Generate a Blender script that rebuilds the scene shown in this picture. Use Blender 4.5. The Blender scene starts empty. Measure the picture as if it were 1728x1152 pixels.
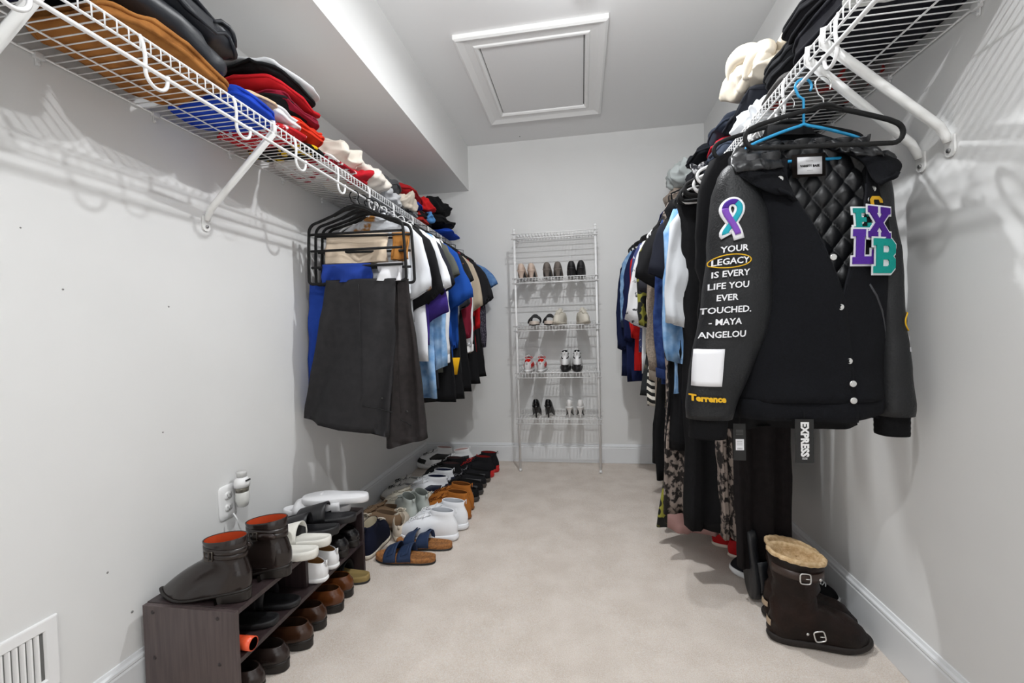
import bpy, math, random
import numpy as np
from mathutils import Vector, Matrix
PI = math.pi
random.seed(7)
rs = np.random.RandomState(11)
scene = bpy.context.scene
COL = scene.collection

# ------------------------------------------------------------------ room sizes (metres)
XL, XR, D, H = -1.3195, 0.9374, 3.4845, 2.5696
XS, ZS = -0.882, 2.21            # soffit edge and underside
YF = -0.75                       # wall behind the camera
SZL, SZR = 1.775, 1.79           # shelf deck heights
SXL, SXR = -1.0, 0.617           # shelf front edges
UX0, UX1, UY0, UY1, UZ = -1.29, -0.985, 1.065, 1.80, 0.29   # shoe bench

# ------------------------------------------------------------------ camera, world, lights, exposure
f_px, yaw, pitch, roll = 734.77, 0.1595, -0.0244, -0.0285
fwd = Vector((-math.sin(yaw)*math.cos(pitch), math.cos(yaw)*math.cos(pitch), math.sin(pitch)))
rt = Vector((math.cos(yaw), math.sin(yaw), 0)); up = rt.cross(fwd)
r2 = rt*math.cos(roll) + up*math.sin(roll); u2 = -rt*math.sin(roll) + up*math.cos(roll)
cam = bpy.data.cameras.new('camera'); cam.sensor_width = 36.0; cam.lens = 36.0*f_px/1728
cam.clip_start = 0.02
co = bpy.data.objects.new('camera', cam); COL.objects.link(co)
co.matrix_world = Matrix(((r2.x, u2.x, -fwd.x, 0), (r2.y, u2.y, -fwd.y, 0), (r2.z, u2.z, -fwd.z, 1.06), (0, 0, 0, 1)))
scene.camera = co

w = bpy.data.worlds.new('world'); scene.world = w; w.use_nodes = True
w.node_tree.nodes['Background'].inputs[0].default_value = (1, 1, 1, 1)
w.node_tree.nodes['Background'].inputs[1].default_value = 0.9

def light(name, kind, loc, energy, size, rot=(0, 0, 0), size_y=None, color=(1, 1, 1)):
    l = bpy.data.lights.new(name, kind); l.energy = energy; l.color = color
    if kind == 'AREA':
        l.shape = 'RECTANGLE' if size_y else 'DISK'; l.size = size
        if size_y: l.size_y = size_y
    else: l.shadow_soft_size = size
    o = bpy.data.objects.new(name, l); COL.objects.link(o); o.location = loc; o.rotation_euler = rot
    return o
LC = (0.965, 0.985, 1.0)
light('ceiling_light', 'AREA', (0.03, 1.82, 2.468), 16.5, 0.06, color=LC)
light('ceiling_light', 'AREA', (0.08, 0.22, 2.46), 13, 0.05, color=LC)
light('glow_fill', 'POINT', (0.03, 1.74, 2.38), 2.5, 0.05, color=LC)  # extra point added below the far lamp to brighten the ceiling
light('doorway_fill', 'AREA', (-0.19, -0.70, 1.2), 2, 0.86, (PI/2, 0, 0), 1.6, color=LC)  # soft area fill added out of view to lift the ambient light
bf = light('bounce_fill', 'AREA', (-0.15, -0.35, 1.75), 11.5, 0.4, (math.radians(128), 0, 0), color=LC)  # unseen fill added behind the camera, aimed up to brighten the ceiling
bf.data.spread = math.radians(95)

scene.view_settings.view_transform = 'Standard'
scene.view_settings.look = 'None'
scene.view_settings.gamma = 1.0
scene.view_settings.use_curve_mapping = False
scene.view_settings.exposure = 0.30

# ------------------------------------------------------------------ materials
def lin(hexs):
    hexs = hexs.lstrip('#'); o = []
    for i in (0, 2, 4):
        c = int(hexs[i:i+2], 16)/255
        o.append(c/12.92 if c <= 0.04045 else ((c+0.055)/1.055)**2.4)
    return (*o, 1)
MC = {}
def mat(hexs, rough=0.8, metal=0.0, bump=0.0, bscale=400, hex2=None, mscale=40, mthr=None, pattern=None, spec=0.5, coat=0.0, sheen=0.0, wscale=60, waxis='X'):
    key = (hexs, rough, metal, bump, bscale, hex2, mscale, mthr, pattern, spec, coat, sheen, wscale, waxis)
    if key in MC: return MC[key]
    m = bpy.data.materials.new('mat_%d' % len(MC)); m.use_nodes = True
    nt = m.node_tree; N = nt.nodes; L = nt.links; b = N['Principled BSDF']
    b.inputs['Base Color'].default_value = lin(hexs); b.inputs['Roughness'].default_value = rough
    b.inputs['Metallic'].default_value = metal; b.inputs['Specular IOR Level'].default_value = spec
    b.inputs['Coat Weight'].default_value = coat
    if sheen: b.inputs['Sheen Weight'].default_value = sheen
    tc = N.new('ShaderNodeTexCoord')
    if hex2:
        mx = N.new('ShaderNodeMix'); mx.data_type = 'RGBA'
        mx.inputs[6].default_value = lin(hexs); mx.inputs[7].default_value = lin(hex2)
        if pattern == 'stripe':
            t = N.new('ShaderNodeTexWave'); t.wave_type = 'BANDS'; t.bands_direction = waxis
            t.inputs['Scale'].default_value = wscale; t.inputs['Distortion'].default_value = 0.0
            src = t.outputs['Fac']
        elif pattern == 'voronoi':
            t = N.new('ShaderNodeTexVoronoi'); t.inputs['Scale'].default_value = mscale; src = t.outputs['Distance']
        elif pattern == 'wood':
            mp = N.new('ShaderNodeMapping'); mp.inputs['Scale'].default_value = (60, 60, 4)
            L.new(tc.outputs['Object'], mp.inputs[0])
            t = N.new('ShaderNodeTexNoise'); t.inputs['Scale'].default_value = 1.5; t.inputs['Detail'].default_value = 5
            L.new(mp.outputs[0], t.inputs['Vector']); src = t.outputs['Fac']
        else:
            t = N.new('ShaderNodeTexNoise'); t.inputs['Scale'].default_value = mscale; t.inputs['Detail'].default_value = 4
            src = t.outputs['Fac']
        if pattern != 'wood': L.new(tc.outputs['Object'], t.inputs['Vector'])
        rp = N.new('ShaderNodeValToRGB')
        a, c = (mthr if mthr else (0.35, 0.65))
        rp.color_ramp.elements[0].position = a; rp.color_ramp.elements[1].position = c
        L.new(src, rp.inputs[0]); L.new(rp.outputs[0], mx.inputs[0]); L.new(mx.outputs[2], b.inputs['Base Color'])
    if bump:
        n = N.new('ShaderNodeTexNoise'); n.inputs['Scale'].default_value = bscale; n.inputs['Detail'].default_value = 3
        L.new(tc.outputs['Object'], n.inputs['Vector'])
        bp = N.new('ShaderNodeBump'); bp.inputs['Strength'].default_value = bump; bp.inputs['Distance'].default_value = 0.002
        L.new(n.outputs['Fac'], bp.inputs['Height']); L.new(bp.outputs['Normal'], b.inputs['Normal'])
    MC[key] = m
    return m
def cloth(h, h2=None, **k):
    k.setdefault('bump', 0.25); k.setdefault('bscale', 500); k.setdefault('rough', 0.92); k.setdefault('spec', 0.2)
    return mat(h, hex2=h2, **k)
def leather(h, **k):
    k.setdefault('bump', 0.1); k.setdefault('bscale', 300); k.setdefault('rough', 0.32)
    return mat(h, **k)
WHITE = mat('#eeeeee', 0.35)
BLACKV = mat('#0d0d0e', 0.85, bump=0.2, bscale=900)
RUB = mat('#141414', 0.6); CHROME = mat('#d8d8d6', 0.25, 0.9)

# ------------------------------------------------------------------ mesh builder
class MB:
    def __init__(s): s.v = []; s.f = []; s.n = 0
    def add(s, V, F):
        V = np.asarray(V, float).reshape(-1, 3); k = s.n
        s.v.append(V); s.f += [tuple(i+k for i in q) for q in F]; s.n += len(V)
        return s
    def box(s, a, b):
        (x0, y0, z0), (x1, y1, z1) = a, b
        V = [(x, y, z) for x in (x0, x1) for y in (y0, y1) for z in (z0, z1)]
        return s.add(V, [(0, 1, 3, 2), (4, 6, 7, 5), (0, 4, 5, 1), (2, 3, 7, 6), (0, 2, 6, 4), (1, 5, 7, 3)])
    def loft(s, rings, closed=True, c0=True, c1=True, loop=False):
        R = np.asarray(rings, float); K, N = R.shape[:2]; F = []
        jn = N if closed else N-1
        for k in range(K if loop else K-1):
            k2 = (k+1) % K
            for j in range(jn):
                j2 = (j+1) % N
                F.append((k*N+j, k*N+j2, k2*N+j2, k2*N+j))
        V = R.reshape(-1, 3); extra = []
        if closed and not loop:
            if c0: extra.append(R[0].mean(0)); c = K*N+len(extra)-1; F += [(c, (j+1) % N, j) for j in range(N)]
            if c1: extra.append(R[-1].mean(0)); c = K*N+len(extra)-1; b = (K-1)*N; F += [(c, b+j, b+(j+1) % N) for j in range(N)]
        if extra: V = np.vstack([V, extra])
        return s.add(V, F)
    def tube(s, pts, r, n=8, loop=False, flat=1.0, caps=True):
        P = np.asarray(pts, float); K = len(P)
        if loop: T = np.roll(P, -1, 0)-np.roll(P, 1, 0)
        else: T = np.gradient(P, axis=0)
        T /= np.linalg.norm(T, axis=1)[:, None]+1e-12
        u = np.cross(T[0], (0, 0, 1.0))
        if np.linalg.norm(u) < 0.1: u = np.cross(T[0], (0, 1.0, 0))
        u /= np.linalg.norm(u); rings = []
        a = np.linspace(0, 2*PI, n, endpoint=False)
        rr = np.full(K, r) if np.isscalar(r) else np.asarray(r)
        for k in range(K):
            u = u-T[k]*(u@T[k]); u /= np.linalg.norm(u)+1e-12; v = np.cross(T[k], u)
            rings.append(P[k]+rr[k]*(np.cos(a)[:, None]*u+flat*np.sin(a)[:, None]*v))
        return s.loft(rings, loop=loop, c0=caps, c1=caps)
    def grid(s, G, thick=0):
        G = np.asarray(G, float); A, B = G.shape[:2]
        F = [(i*B+j, i*B+j+1, (i+1)*B+j+1, (i+1)*B+j) for i in range(A-1) for j in range(B-1)]
        if not thick: return s.add(G.reshape(-1, 3), F)
        n = np.cross(np.gradient(G, axis=0).reshape(-1, 3), np.gradient(G, axis=1).reshape(-1, 3))
        n /= np.linalg.norm(n, axis=1)[:, None]+1e-12
        V = G.reshape(-1, 3); V2 = V-n*thick; o = A*B
        F2 = [tuple(o+i for i in q[::-1]) for q in F]
        e = [i*B for i in range(A)][::-1]+[j for j in range(1, B)]+[i*B+B-1 for i in range(1, A)]+[(A-1)*B+j for j in range(1, B-1)][::-1]
        F3 = [(e[k], e[(k+1) % len(e)], o+e[(k+1) % len(e)], o+e[k]) for k in range(len(e))]
        return s.add(np.vstack([V, V2]), F+F2+F3)
    def lathe(s, prof, n=24, c=(0, 0, 0)):
        a = np.linspace(0, 2*PI, n, endpoint=False)
        return s.loft([np.stack([c[0]+r*np.cos(a), c[1]+r*np.sin(a), np.full(n, c[2]+z)], 1) for r, z in prof])
    def poly(s, pts, y0, y1, plane='xz'):
        """prism of a 2D outline"""
        n = len(pts); V = []
        for y in (y0, y1):
            for p in pts: V.append((p[0], y, p[1]) if plane == 'xz' else ((p[0], p[1], y) if plane == 'xy' else (y, p[0], p[1])))
        F = [tuple(range(n))[::-1], tuple(range(n, 2*n))]+[(i, (i+1) % n, n+(i+1) % n, n+i) for i in range(n)]
        return s.add(V, F)
    def verts(s): return np.vstack(s.v)
    def obj(s, name, m, parent=None, smooth=True, sub=0, bevel=0, auto=None, loc=None):
        me = bpy.data.meshes.new(name); V = np.vstack(s.v)
        me.from_pydata(V.tolist(), [], s.f); me.validate()
        import bmesh
        bm = bmesh.new(); bm.from_mesh(me); bmesh.ops.recalc_face_normals(bm, faces=bm.faces); bm.to_mesh(me); bm.free()
        me.materials.append(m)
        o = bpy.data.objects.new(name, me); COL.objects.link(o)
        if smooth: me.shade_smooth()
        if auto is not None: me.set_sharp_from_angle(angle=math.radians(auto))
        if parent: o.parent = parent
        if loc is not None: o.location = loc
        if bevel:
            b = o.modifiers.new('b', 'BEVEL'); b.width = bevel; b.segments = 2; b.limit_method = 'ANGLE'
        if sub:
            q = o.modifiers.new('s', 'SUBSURF'); q.levels = q.render_levels = sub
        return o

def tag(o, label=None, cat=None, group=None, kind=None):
    for k, v in (('label', label), ('category', cat), ('group', group), ('kind', kind)):
        if v: o[k] = v
    return o
def thing(name, label, cat, loc=(0, 0, 0), rz=0, group=None, rx=0, ry=0):
    o = bpy.data.objects.new(name, None); COL.objects.link(o); o.empty_display_size = 0.05
    o.location = loc; o.rotation_euler = (rx, ry, rz)
    return tag(o, label, cat, group)
def dup(root, label=None, loc=None, rz=None, group=None, scale=None, rot=None):
    c = root.copy(); COL.objects.link(c)
    if label: c['label'] = label
    if group: c['group'] = group
    if loc is not None: c.location = loc
    if rz is not None: c.rotation_euler = (0, 0, rz)
    if rot is not None: c.rotation_euler = rot
    if scale is not None: c.scale = scale
    for ch in list(root.children):
        d = ch.copy(); COL.objects.link(d); d.parent = c
        for g in list(ch.children):
            e = g.copy(); COL.objects.link(e); e.parent = d
    return c
def wob(P, freq, amp, seed, octs=3, axes=(1, 1, 1)):
    r = np.random.RandomState(seed); P = np.asarray(P, float); o = np.zeros_like(P)
    for k in range(octs):
        for ax in range(3):
            if not axes[ax]: continue
            for _ in range(2):
                d = r.normal(size=3); d /= np.linalg.norm(d)
                o[..., ax] += amp*axes[ax]*0.5/(1.8**k)*np.sin((P@d)*freq*(2**k)+r.uniform(0, 6.3)+1.5*np.sin((P@r.normal(size=3))*freq*0.5))
    return P+o
def struct(o): o['kind'] = 'structure'; return o
# ------------------------------------------------------------------ the room
WALL = mat('#e2e2e1', 0.75, bump=0.05, bscale=300, hex2='#dfdfde', mscale=3)
CEIL = mat('#e8e8e8', 0.85, bump=0.05, bscale=250)
TRIM = mat('#e2e4e6', 0.4)
T = 0.1
def slab(name, a, b, m): return struct(MB().box(a, b).obj(name, m, smooth=False))
CARP = mat('#ede2d8', 0.95, hex2='#e2d6cb', mscale=7, mthr=(0.36, 0.64), bump=0.9, bscale=420, spec=0.1)
def carpet_fix(m):
    nt = m.node_tree; N = nt.nodes; L = nt.links
    b = N['Principled BSDF']; mx = [n for n in N if n.type == 'MIX'][0]
    n = N.new('ShaderNodeTexNoise'); n.inputs['Scale'].default_value = 260; n.inputs['Detail'].default_value = 2
    tc = [x for x in N if x.type == 'TEX_COORD'][0]; L.new(tc.outputs['Object'], n.inputs['Vector'])
    h = N.new('ShaderNodeMix'); h.data_type = 'RGBA'; h.blend_type = 'OVERLAY'; h.inputs[0].default_value = 0.6
    L.new(mx.outputs[2], h.inputs[6]); L.new(n.outputs['Fac'], h.inputs[7]); L.new(h.outputs[2], b.inputs['Base Color'])
    for q in N:
        if q.type == 'BUMP': q.inputs['Distance'].default_value = 0.006
carpet_fix(CARP)
# carpet as a gently uneven surface with a soft pile
gx = np.linspace(XL, XR, 60); gy = np.linspace(YF, D, 100)
G = np.stack(np.meshgrid(gx, gy, indexing='ij')+[np.zeros((60, 100))], -1)
G2 = wob(G, 9, 0.0012, 3, 3, (0, 0, 1)); G2[..., 2] -= 0.001
fl = MB().grid(G2); fl.box((XL-T, YF-T, -T), (XR+T, D+T, -0.02))
struct(fl.obj('floor', CARP))
slab('ceiling', (XL-T, YF-T, H), (XR+T, D+T, H+T), CEIL)
slab('wall_left', (XL-T, YF-T, 0), (XL, D+T, H), WALL)
slab('wall_right', (XR, YF-T, 0), (XR+T, D+T, H), WALL)
slab('wall_back', (XL, D, 0), (XR, D+T, H), WALL)
# wall behind the camera with its doorway
wf = MB(); wf.box((XL, YF-T, 0), (-0.65, YF, H)); wf.box((0.25, YF-T, 0), (XR, YF, H)); wf.box((-0.65, YF-T, 2.05), (0.25, YF, H))
struct(wf.obj('wall_front', WALL, smooth=False))
slab('soffit', (XL, YF, ZS), (XS, D, H), mat('#e6e6e5', .8, bump=.05, bscale=300))
def baseboard(name, p, q, nrm):
    """profiled board from p to q on the wall, nrm points into the room"""
    prof = [(0, 0), (0.014, 0), (0.014, 0.118), (0.011, 0.124), (0.0135, 0.128), (0.0125, 0.134), (0.007, 0.139), (0.004, 0.147), (0, 0.148)]
    rings = []
    for P in (p, q): rings.append([(P[0]+nrm[0]*a, P[1]+nrm[1]*a, z) for a, z in prof])
    return struct(MB().loft(rings).obj(name, TRIM, smooth=False))
baseboard('baseboard_left', (XL, YF), (XL, D), (1, 0))
baseboard('baseboard_right', (XR, YF), (XR, D), (-1, 0))
baseboard('baseboard_back', (XL, D), (XR, D), (0, -1))
# nail pops, scuffs and screw holes on the left wall
sc = MB()
for (y, z, r) in ((1.22, 1.17, .003), (1.18, 0.77, .0025), (0.93, 1.2, .0025), (1.0, 0.42, .003), (1.06, 0.27, .004), (0.85, 1.34, .002)):
    a = np.linspace(0, 2*PI, 8, endpoint=False)
    sc.loft([np.stack([np.full(8, XL+h), y+r*np.cos(a), z+r*np.sin(a)], 1) for h in (-0.001, 0.0006)])
sm = sc.obj('scuff_marks', mat('#8a8886', 0.9)); tag(sm, 'small dark nicks and nail marks dotted over the left wall', 'scuffs', kind='stuff')

# attic hatch
h = thing('attic_hatch', 'white square attic access hatch with moulded trim in the ceiling', 'hatch', (-0.22, 2.655, H))
mo = MB(); X0, X1, Y0, Y1 = -0.615+.22, 0.165+.22, 2.18-2.655, 3.122-2.655
wd = 0.115
prof = [(0, 0), (0, -0.022), (0.012, -0.028), (0.03, -0.02), (0.045, -0.014), (0.085, -0.012), (0.09, -0.018), (0.1, -0.02), (0.11, -0.012), (0.115, 0)]
rings = []
for (cx, cy, sx, sy) in ((X0, Y0, 1, 1), (X1, Y0, -1, 1), (X1, Y1, -1, -1), (X0, Y1, 1, -1)):
    rings.append([(cx+sx*a, cy+sy*a, z) for a, z in prof])
mo.loft(rings, loop=True)
mo.obj('trim', mat('#ededec', 0.4), h, smooth=False)
MB().box((X0+wd+.004, Y0+wd+.001, -0.006), (X1-wd-.004, Y1-wd-.001, -0.001)).obj('panel', CEIL, h, smooth=False)
MB().box((X0+wd-.002, Y0+wd-.002, -0.0008), (X1-wd+.002, Y1-wd+.002, -0.0002)).obj('shadow_gap', mat('#3a3a3a', 0.9), h, smooth=False)
MB().lathe([(0.004, 0), (0.005, -0.002), (0.003, -0.003)], 10).obj('nail_head', mat('#777777', .5), None, loc=(-0.44, 3.4, H-.0))
tag(bpy.data.objects['nail_head'], 'tiny dark nail head in the ceiling near the back wall', 'nail')
# ceiling lamps over the room, just above the picture
for i, (x, y, lab) in enumerate(((0.03, 1.82, 'round frosted ceiling lamp just this side of the attic hatch'), (0.15, 0.22, 'round frosted ceiling lamp over the closet entrance'))):
    t = thing('ceiling_lamp', lab, 'lamp', (x, y, H))
    MB().lathe([(0.06, 0), (0.075, -0.012), (0.07, -0.05), (0.05, -0.09)], 28).obj('lamp_base', WHITE, t)

# wall vent
v = thing('wall_vent', 'white louvred air vent cover low on the left wall', 'vent', (XL, 0.70, 0.30))
VY0, VY1, VZ0, VZ1 = -0.18, 0.178, -0.09, 0.086
b = MB()
b.loft([[(x, y, z) for (y, z) in ((VY0+g, VZ0+g), (VY1-g, VZ0+g), (VY1-g, VZ1-g), (VY0+g, VZ1-g))] for x, g in ((0, 0), (.006, .001), (.007, .004), (.007, .026), (.002, .030))], c0=False, c1=False)
b.obj('frame', WHITE, v, smooth=False)
MB().box((0, VY0+.03, VZ0+.02), (0.0015, VY1-.03, VZ1-.02)).obj('backing', mat('#6c6c6a', .8), v, smooth=False)
s0 = None
for j, y in enumerate(np.arange(VY0+.04, VY1-.036, 0.0135)):
    if s0 is None:
        s0 = MB().poly([(0.001, -.001), (0.007, .004), (0.0075, .007), (0.0015, .002)], VZ0+.028, VZ1-.028, 'xy').obj('louvre', WHITE, v, smooth=False); s0.location.y = y
    else:
        c = s0.copy(); COL.objects.link(c); c.location.y = y

# outlet with plug-in air freshener
o = thing('wall_outlet', 'white oval-topped double outlet cover on the left wall', 'outlet', (XL, 1.415, 0.455))
a = np.linspace(0, 2*PI, 28, endpoint=False)
def se(w, h, e=.5): return np.sign(np.cos(a))*abs(np.cos(a))**e*w, np.sign(np.sin(a))*abs(np.sin(a))**e*h
rings = []
for (w_, h_, x) in ((.04, .064, 0), (.04, .064, .003), (.037, .061, .006), (.02, .04, .0065)):
    p, q = se(w_, h_, .35); rings.append(np.stack([np.full(28, x), p, q], 1))
MB().loft(rings).obj('cover_plate', WHITE, o)
for z in (-.02, .024):
    p, q = se(.016, .014, .7)
    so = MB().loft([np.stack([np.full(28, x), p, q+z], 1) for x in (.006, .009)]).obj('socket', WHITE, o)
    sl = MB()
    for dy in (-.006, .006): sl.box((.0085, dy-.001, z-.002), (.0095, dy+.001, z+.006))
    sl.box((.0085, -.002, z-.009), (.0095, .002, z-.006)); sl.obj('slot', mat('#5a5a5a', .6), o, smooth=False)
af = thing('air_freshener', 'white plug-in air freshener with clear oil bottle in the outlet', 'air freshener', (XL+.012, 1.445, 0.485))
def oval(prof, xo=0.028):
    R = []
    for (w_, d_, z) in prof:
        R.append(np.stack([xo+d_*np.cos(a), w_*np.sin(a), np.full(28, z)], 1))
    return R
MB().loft(oval([(.006, .008, -.06), (.018, .018, -.055), (.024, .024, -.03), (.022, .024, -.005), (.02, .022, 0.0)])).obj('oil_bottle', mat('#d8d8d4', 0.15, coat=.5), af)
MB().loft(oval([(.022, .022, .0), (.023, .024, .02)])).obj('window', mat('#8a867c', .2, .6), af)
MB().loft(oval([(.027, .026, .018), (.028, .027, .035), (.02, .022, .05), (.016, .017, .054)])).obj('housing', WHITE, af)
MB().loft(oval([(.015, .016, .054), (.018, .019, .072), (.017, .018, .074)])).obj('dial', mat('#c9c9c7', .4), af)
vt = MB()
for k in range(4): vt.box((.052, -.01+k*.006, .04), (.056, -.007+k*.006, .046))
vt.obj('vent_slots', mat('#333333', .7), af, smooth=False)
cd = MB().tube([(.01, .01, -.055), (.03, .005, -.075), (.02, .02, -.1), (.01, .04, -.13), (.01, .06, -.17)], .0025)
pn = thing('power_cord', 'thin white cord hanging behind the black boots below the outlet', 'cord', (XL+.02, 1.40, 0.47)); 
cd.obj('cord', WHITE, pn)
# ------------------------------------------------------------------ wire shelves
WIRE = mat('#ececec', 0.3)
def wire_shelf(name, label, side, ys, ye, z, xw, xf):
    """side=+1: wall lies at smaller x (left). Local origin at wall, y=0"""
    sh = thing(name, label, 'shelf', (xw, 0, z))
    s = 1 if xf > xw else -1; dep = abs(xf-xw)
    # lengthwise rods
    for (x, zz, r, n) in ((.006, 0, .0032, 'back_rod'), (dep*.36, -.004, .0024, 'middle_rod'), (dep, -.0035, .0032, 'front_rod'), (dep, -.034, .0032, 'lip_rod')):
        MB().tube([(s*x, ys, zz), (s*x, ye, zz)], r, 8).obj(n, WIRE, sh)
    MB().tube([(s*dep, ys, -.068), (s*dep, ye, -.068)], .0052, 10).obj('hanging_rod', WIRE, sh)
    dw = None
    for y in np.arange(ys+.012, ye, .0254):
        if dw is None:
            dw = MB().tube([(s*.003, 0, 0), (s*dep*.5, 0, 0), (s*(dep-.004), 0, 0), (s*(dep+.002), 0, -.003), (s*(dep+.003), 0, -.012), (s*(dep+.003), 0, -.034)], .0017, 6).obj('deck_wire', WIRE, sh)
            dw.location.y = y
        else:
            c = dw.copy(); COL.objects.link(c); c.location.y = y
    hk = None
    for y in np.arange(ys+.2, ye, .274):
        if hk is None:
            t = np.linspace(0, 1, 26)
            # strap down from the lip, then a U under the hanging rod
            pts = [(s*dep, -.012, -.002), (s*(dep+.006), -.010, -.02), (s*(dep+.004), -.004, -.045)]
            for k in range(13):
                an = PI*1.05*k/12-.1
                pts.append((s*(dep-.002+.0*k), 0.0-.028*math.cos(an)+.028, -.075-.030*math.sin(an)))
            pts.append((s*dep, .056, -.060))
            hk = MB().tube(pts, .0045, 8).obj('rod_hook', WIRE, sh); hk.location.y = y
        else:
            c = hk.copy(); COL.objects.link(c); c.location.y = y
    cl = None
    for y in np.arange(ys+.1, ye, .3):
        if cl is None:
            m = MB().box((s*0, -.011, -.009), (s*.012, .011, .007)); m.box((0, -.005, -.026), (s*.004, .005, -.006))
            m.tube([(0, 0, -.02), (s*.008, 0, -.02)], .004, 8)
            cl = m.obj('wall_clip', mat('#dddddd', .35), sh, smooth=False, bevel=.002); cl.location.y = y
        else:
            c = cl.copy(); COL.objects.link(c); c.location.y = y
    return sh, s, dep
def brace(label, sh_z, xw, xf, yw, yf, zf):
    """diagonal support from the shelf front to the wall; name, flattened feet and screw"""
    s = 1 if xf > xw else -1
    b = thing('shelf_brace', label, 'brace', (xw, yw, zf))
    dx = xf-xw; dy = yf-yw; dz = sh_z-.03-zf
    MB().tube([(s*.010, 0, -.012), (s*.014, 0, .004), (s*.03, dy*.04, .03), (dx, dy, dz)], [.0085, .0105, .0115, .0115], 12).obj('strut', mat('#f0f0ee', .25), b)
    m = MB(); p = []
    for k in range(9): an = PI+PI*k/8; p.append((.0155*math.cos(an), -.033+.0155*math.sin(an)))
    p += [(.0135, .004), (-.0135, .004)]
    m.poly(p, s*.001, s*.006, 'yz'); m.obj('foot_plate', mat('#f0f0ee', .25), b, smooth=False)
    MB().tube([(s*.004, 0, -.033), (s*.010, 0, -.033)], .0055, 10).obj('screw', mat('#8c8c8c', .35, .7), b)
    m = MB().tube([(dx, dy, dz-.008), (dx+s*.002, dy, dz+.012), (dx+s*.001, dy, dz+.034), (dx-s*.012, dy, dz+.036)], .007, 8, flat=.6); m.obj('top_hook', mat('#f0f0ee', .25), b)
    return b
shL, sL, dL = wire_shelf('wire_shelf', 'white ventilated wire shelf with hanging rod along the left wall', 1, -0.4, 3.47, SZL, XL+.001, SXL)
shR, sR, dR = wire_shelf('wire_shelf', 'white ventilated wire shelf with hanging rod along the right wall', -1, -0.4, 3.47, SZR, XR-.001, SXR)
brace('white diagonal shelf brace halfway along the left wall', SZL, XL, SXL, 1.375, 1.33, 1.495)
brace('thick white shelf brace at the near left corner of the photo', SZL, XL, SXL, 0.70, 0.70, 1.49)
brace('farther of the two white braces under the right shelf', SZR, XR, SXR, 1.376, 1.30, 1.513)
brace('nearer of the two white braces under the right shelf', SZR, XR, SXR, 1.28, 1.225, 1.518)

# ------------------------------------------------------------------ over-door style wire shoe rack
RX0, RX1, RY = -0.482, 0.113, 3.23
rk = thing('shoe_rack', 'tall narrow white wire shoe rack with five tiers against the back wall', 'shoe rack', (0, 0, 0))
for x in (RX0, RX1):
    MB().tube([(x, RY, 0), (x, RY, 1.81)], .0085, 12).obj('post', WIRE, rk)
    MB().tube([(x, RY, 1.80), (x, RY, 1.812), (x, RY, 1.818)], [.0095, .0095, .006], 12).obj('post_cap', WIRE, rk)
    MB().tube([(x, RY, 0), (x, RY, .02)], [.011, .0095], 12).obj('foot_cap', WIRE, rk)
TZ = [1.775, 1.447, 1.092, 0.742, 0.398]
proto = None
for k, z in enumerate(TZ):
    if proto is None:
        m = MB(); xa, xb = RX0-.022, RX1+.022
        fy, by = -.016, .225
        for (y, zz) in ((fy, 0), (fy, -.036), (.07, -.003), (.15, -.003), (by, 0), (by, .03)):
            m.tube([(xa, RY+y, zz), (xb, RY+y, zz)], .0034, 6)
        for x in np.arange(xa+.01, xb, .0235):
            m.tube([(x, RY+fy, -.036), (x, RY+fy, 0), (x, RY+.1, 0), (x, RY+by, 0), (x, RY+by, .03)], .0020, 5)
        for x in (RX0, RX1): m.tube([(x, RY, -.018), (x, RY+by, -.01)], .004, 6)
        proto = m.obj('wire_tier', WIRE, rk); proto.location.z = z; proto['kind'] = 'stuff'
    else:
        c = proto.copy(); COL.objects.link(c); c.location.z = z

# ------------------------------------------------------------------ wooden shoe bench
WOOD = mat('#5a4e4d', 0.45, hex2='#463c3c', pattern='wood', mthr=(.3, .7))
WOODP = mat('#3c3031', 0.4, hex2='#2a2122', pattern='wood', mthr=(.3, .7))
bn = thing('shoe_bench', 'low dark woodgrain two-shelf shoe bench against the left wall', 'bench', (0, 0, 0))
th = .015
def bb(n, a, b, m=WOOD): return MB().box(a, b).obj(n, m, bn, smooth=False, bevel=.0012)
bb('side_panel', (UX0, UY0, 0.0), (UX1, UY0+th, UZ-.002))
bb('side_panel', (UX0, UY1-th, 0.0), (UX1, UY1, UZ-.002), WOODP)
bb('top_board', (UX0, UY0+th, UZ-th), (UX1, UY1-th, UZ), WOODP)
bb('middle_shelf', (UX0+.01, UY0+th, 0.128), (UX1-.004, UY1-th, 0.128+th), WOODP)
bb('divider', (UX0+.01, (UY0+UY1)/2-.0075, 0.128+th), (UX1-.03, (UY0+UY1)/2+.0075, UZ-th), WOODP)
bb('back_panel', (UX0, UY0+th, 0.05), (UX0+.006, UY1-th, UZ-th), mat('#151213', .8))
for (x, z) in ((UX0+.035, UZ-.02), (UX1-.055, UZ-.022), (UX0+.035, .135), (UX1-.055, .135)):
    MB().tube([(x, UY0+.003, z), (x, UY0-.0012, z)], .0055, 12).obj('screw_cap', mat('#2e2627', .5), bn)
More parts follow.
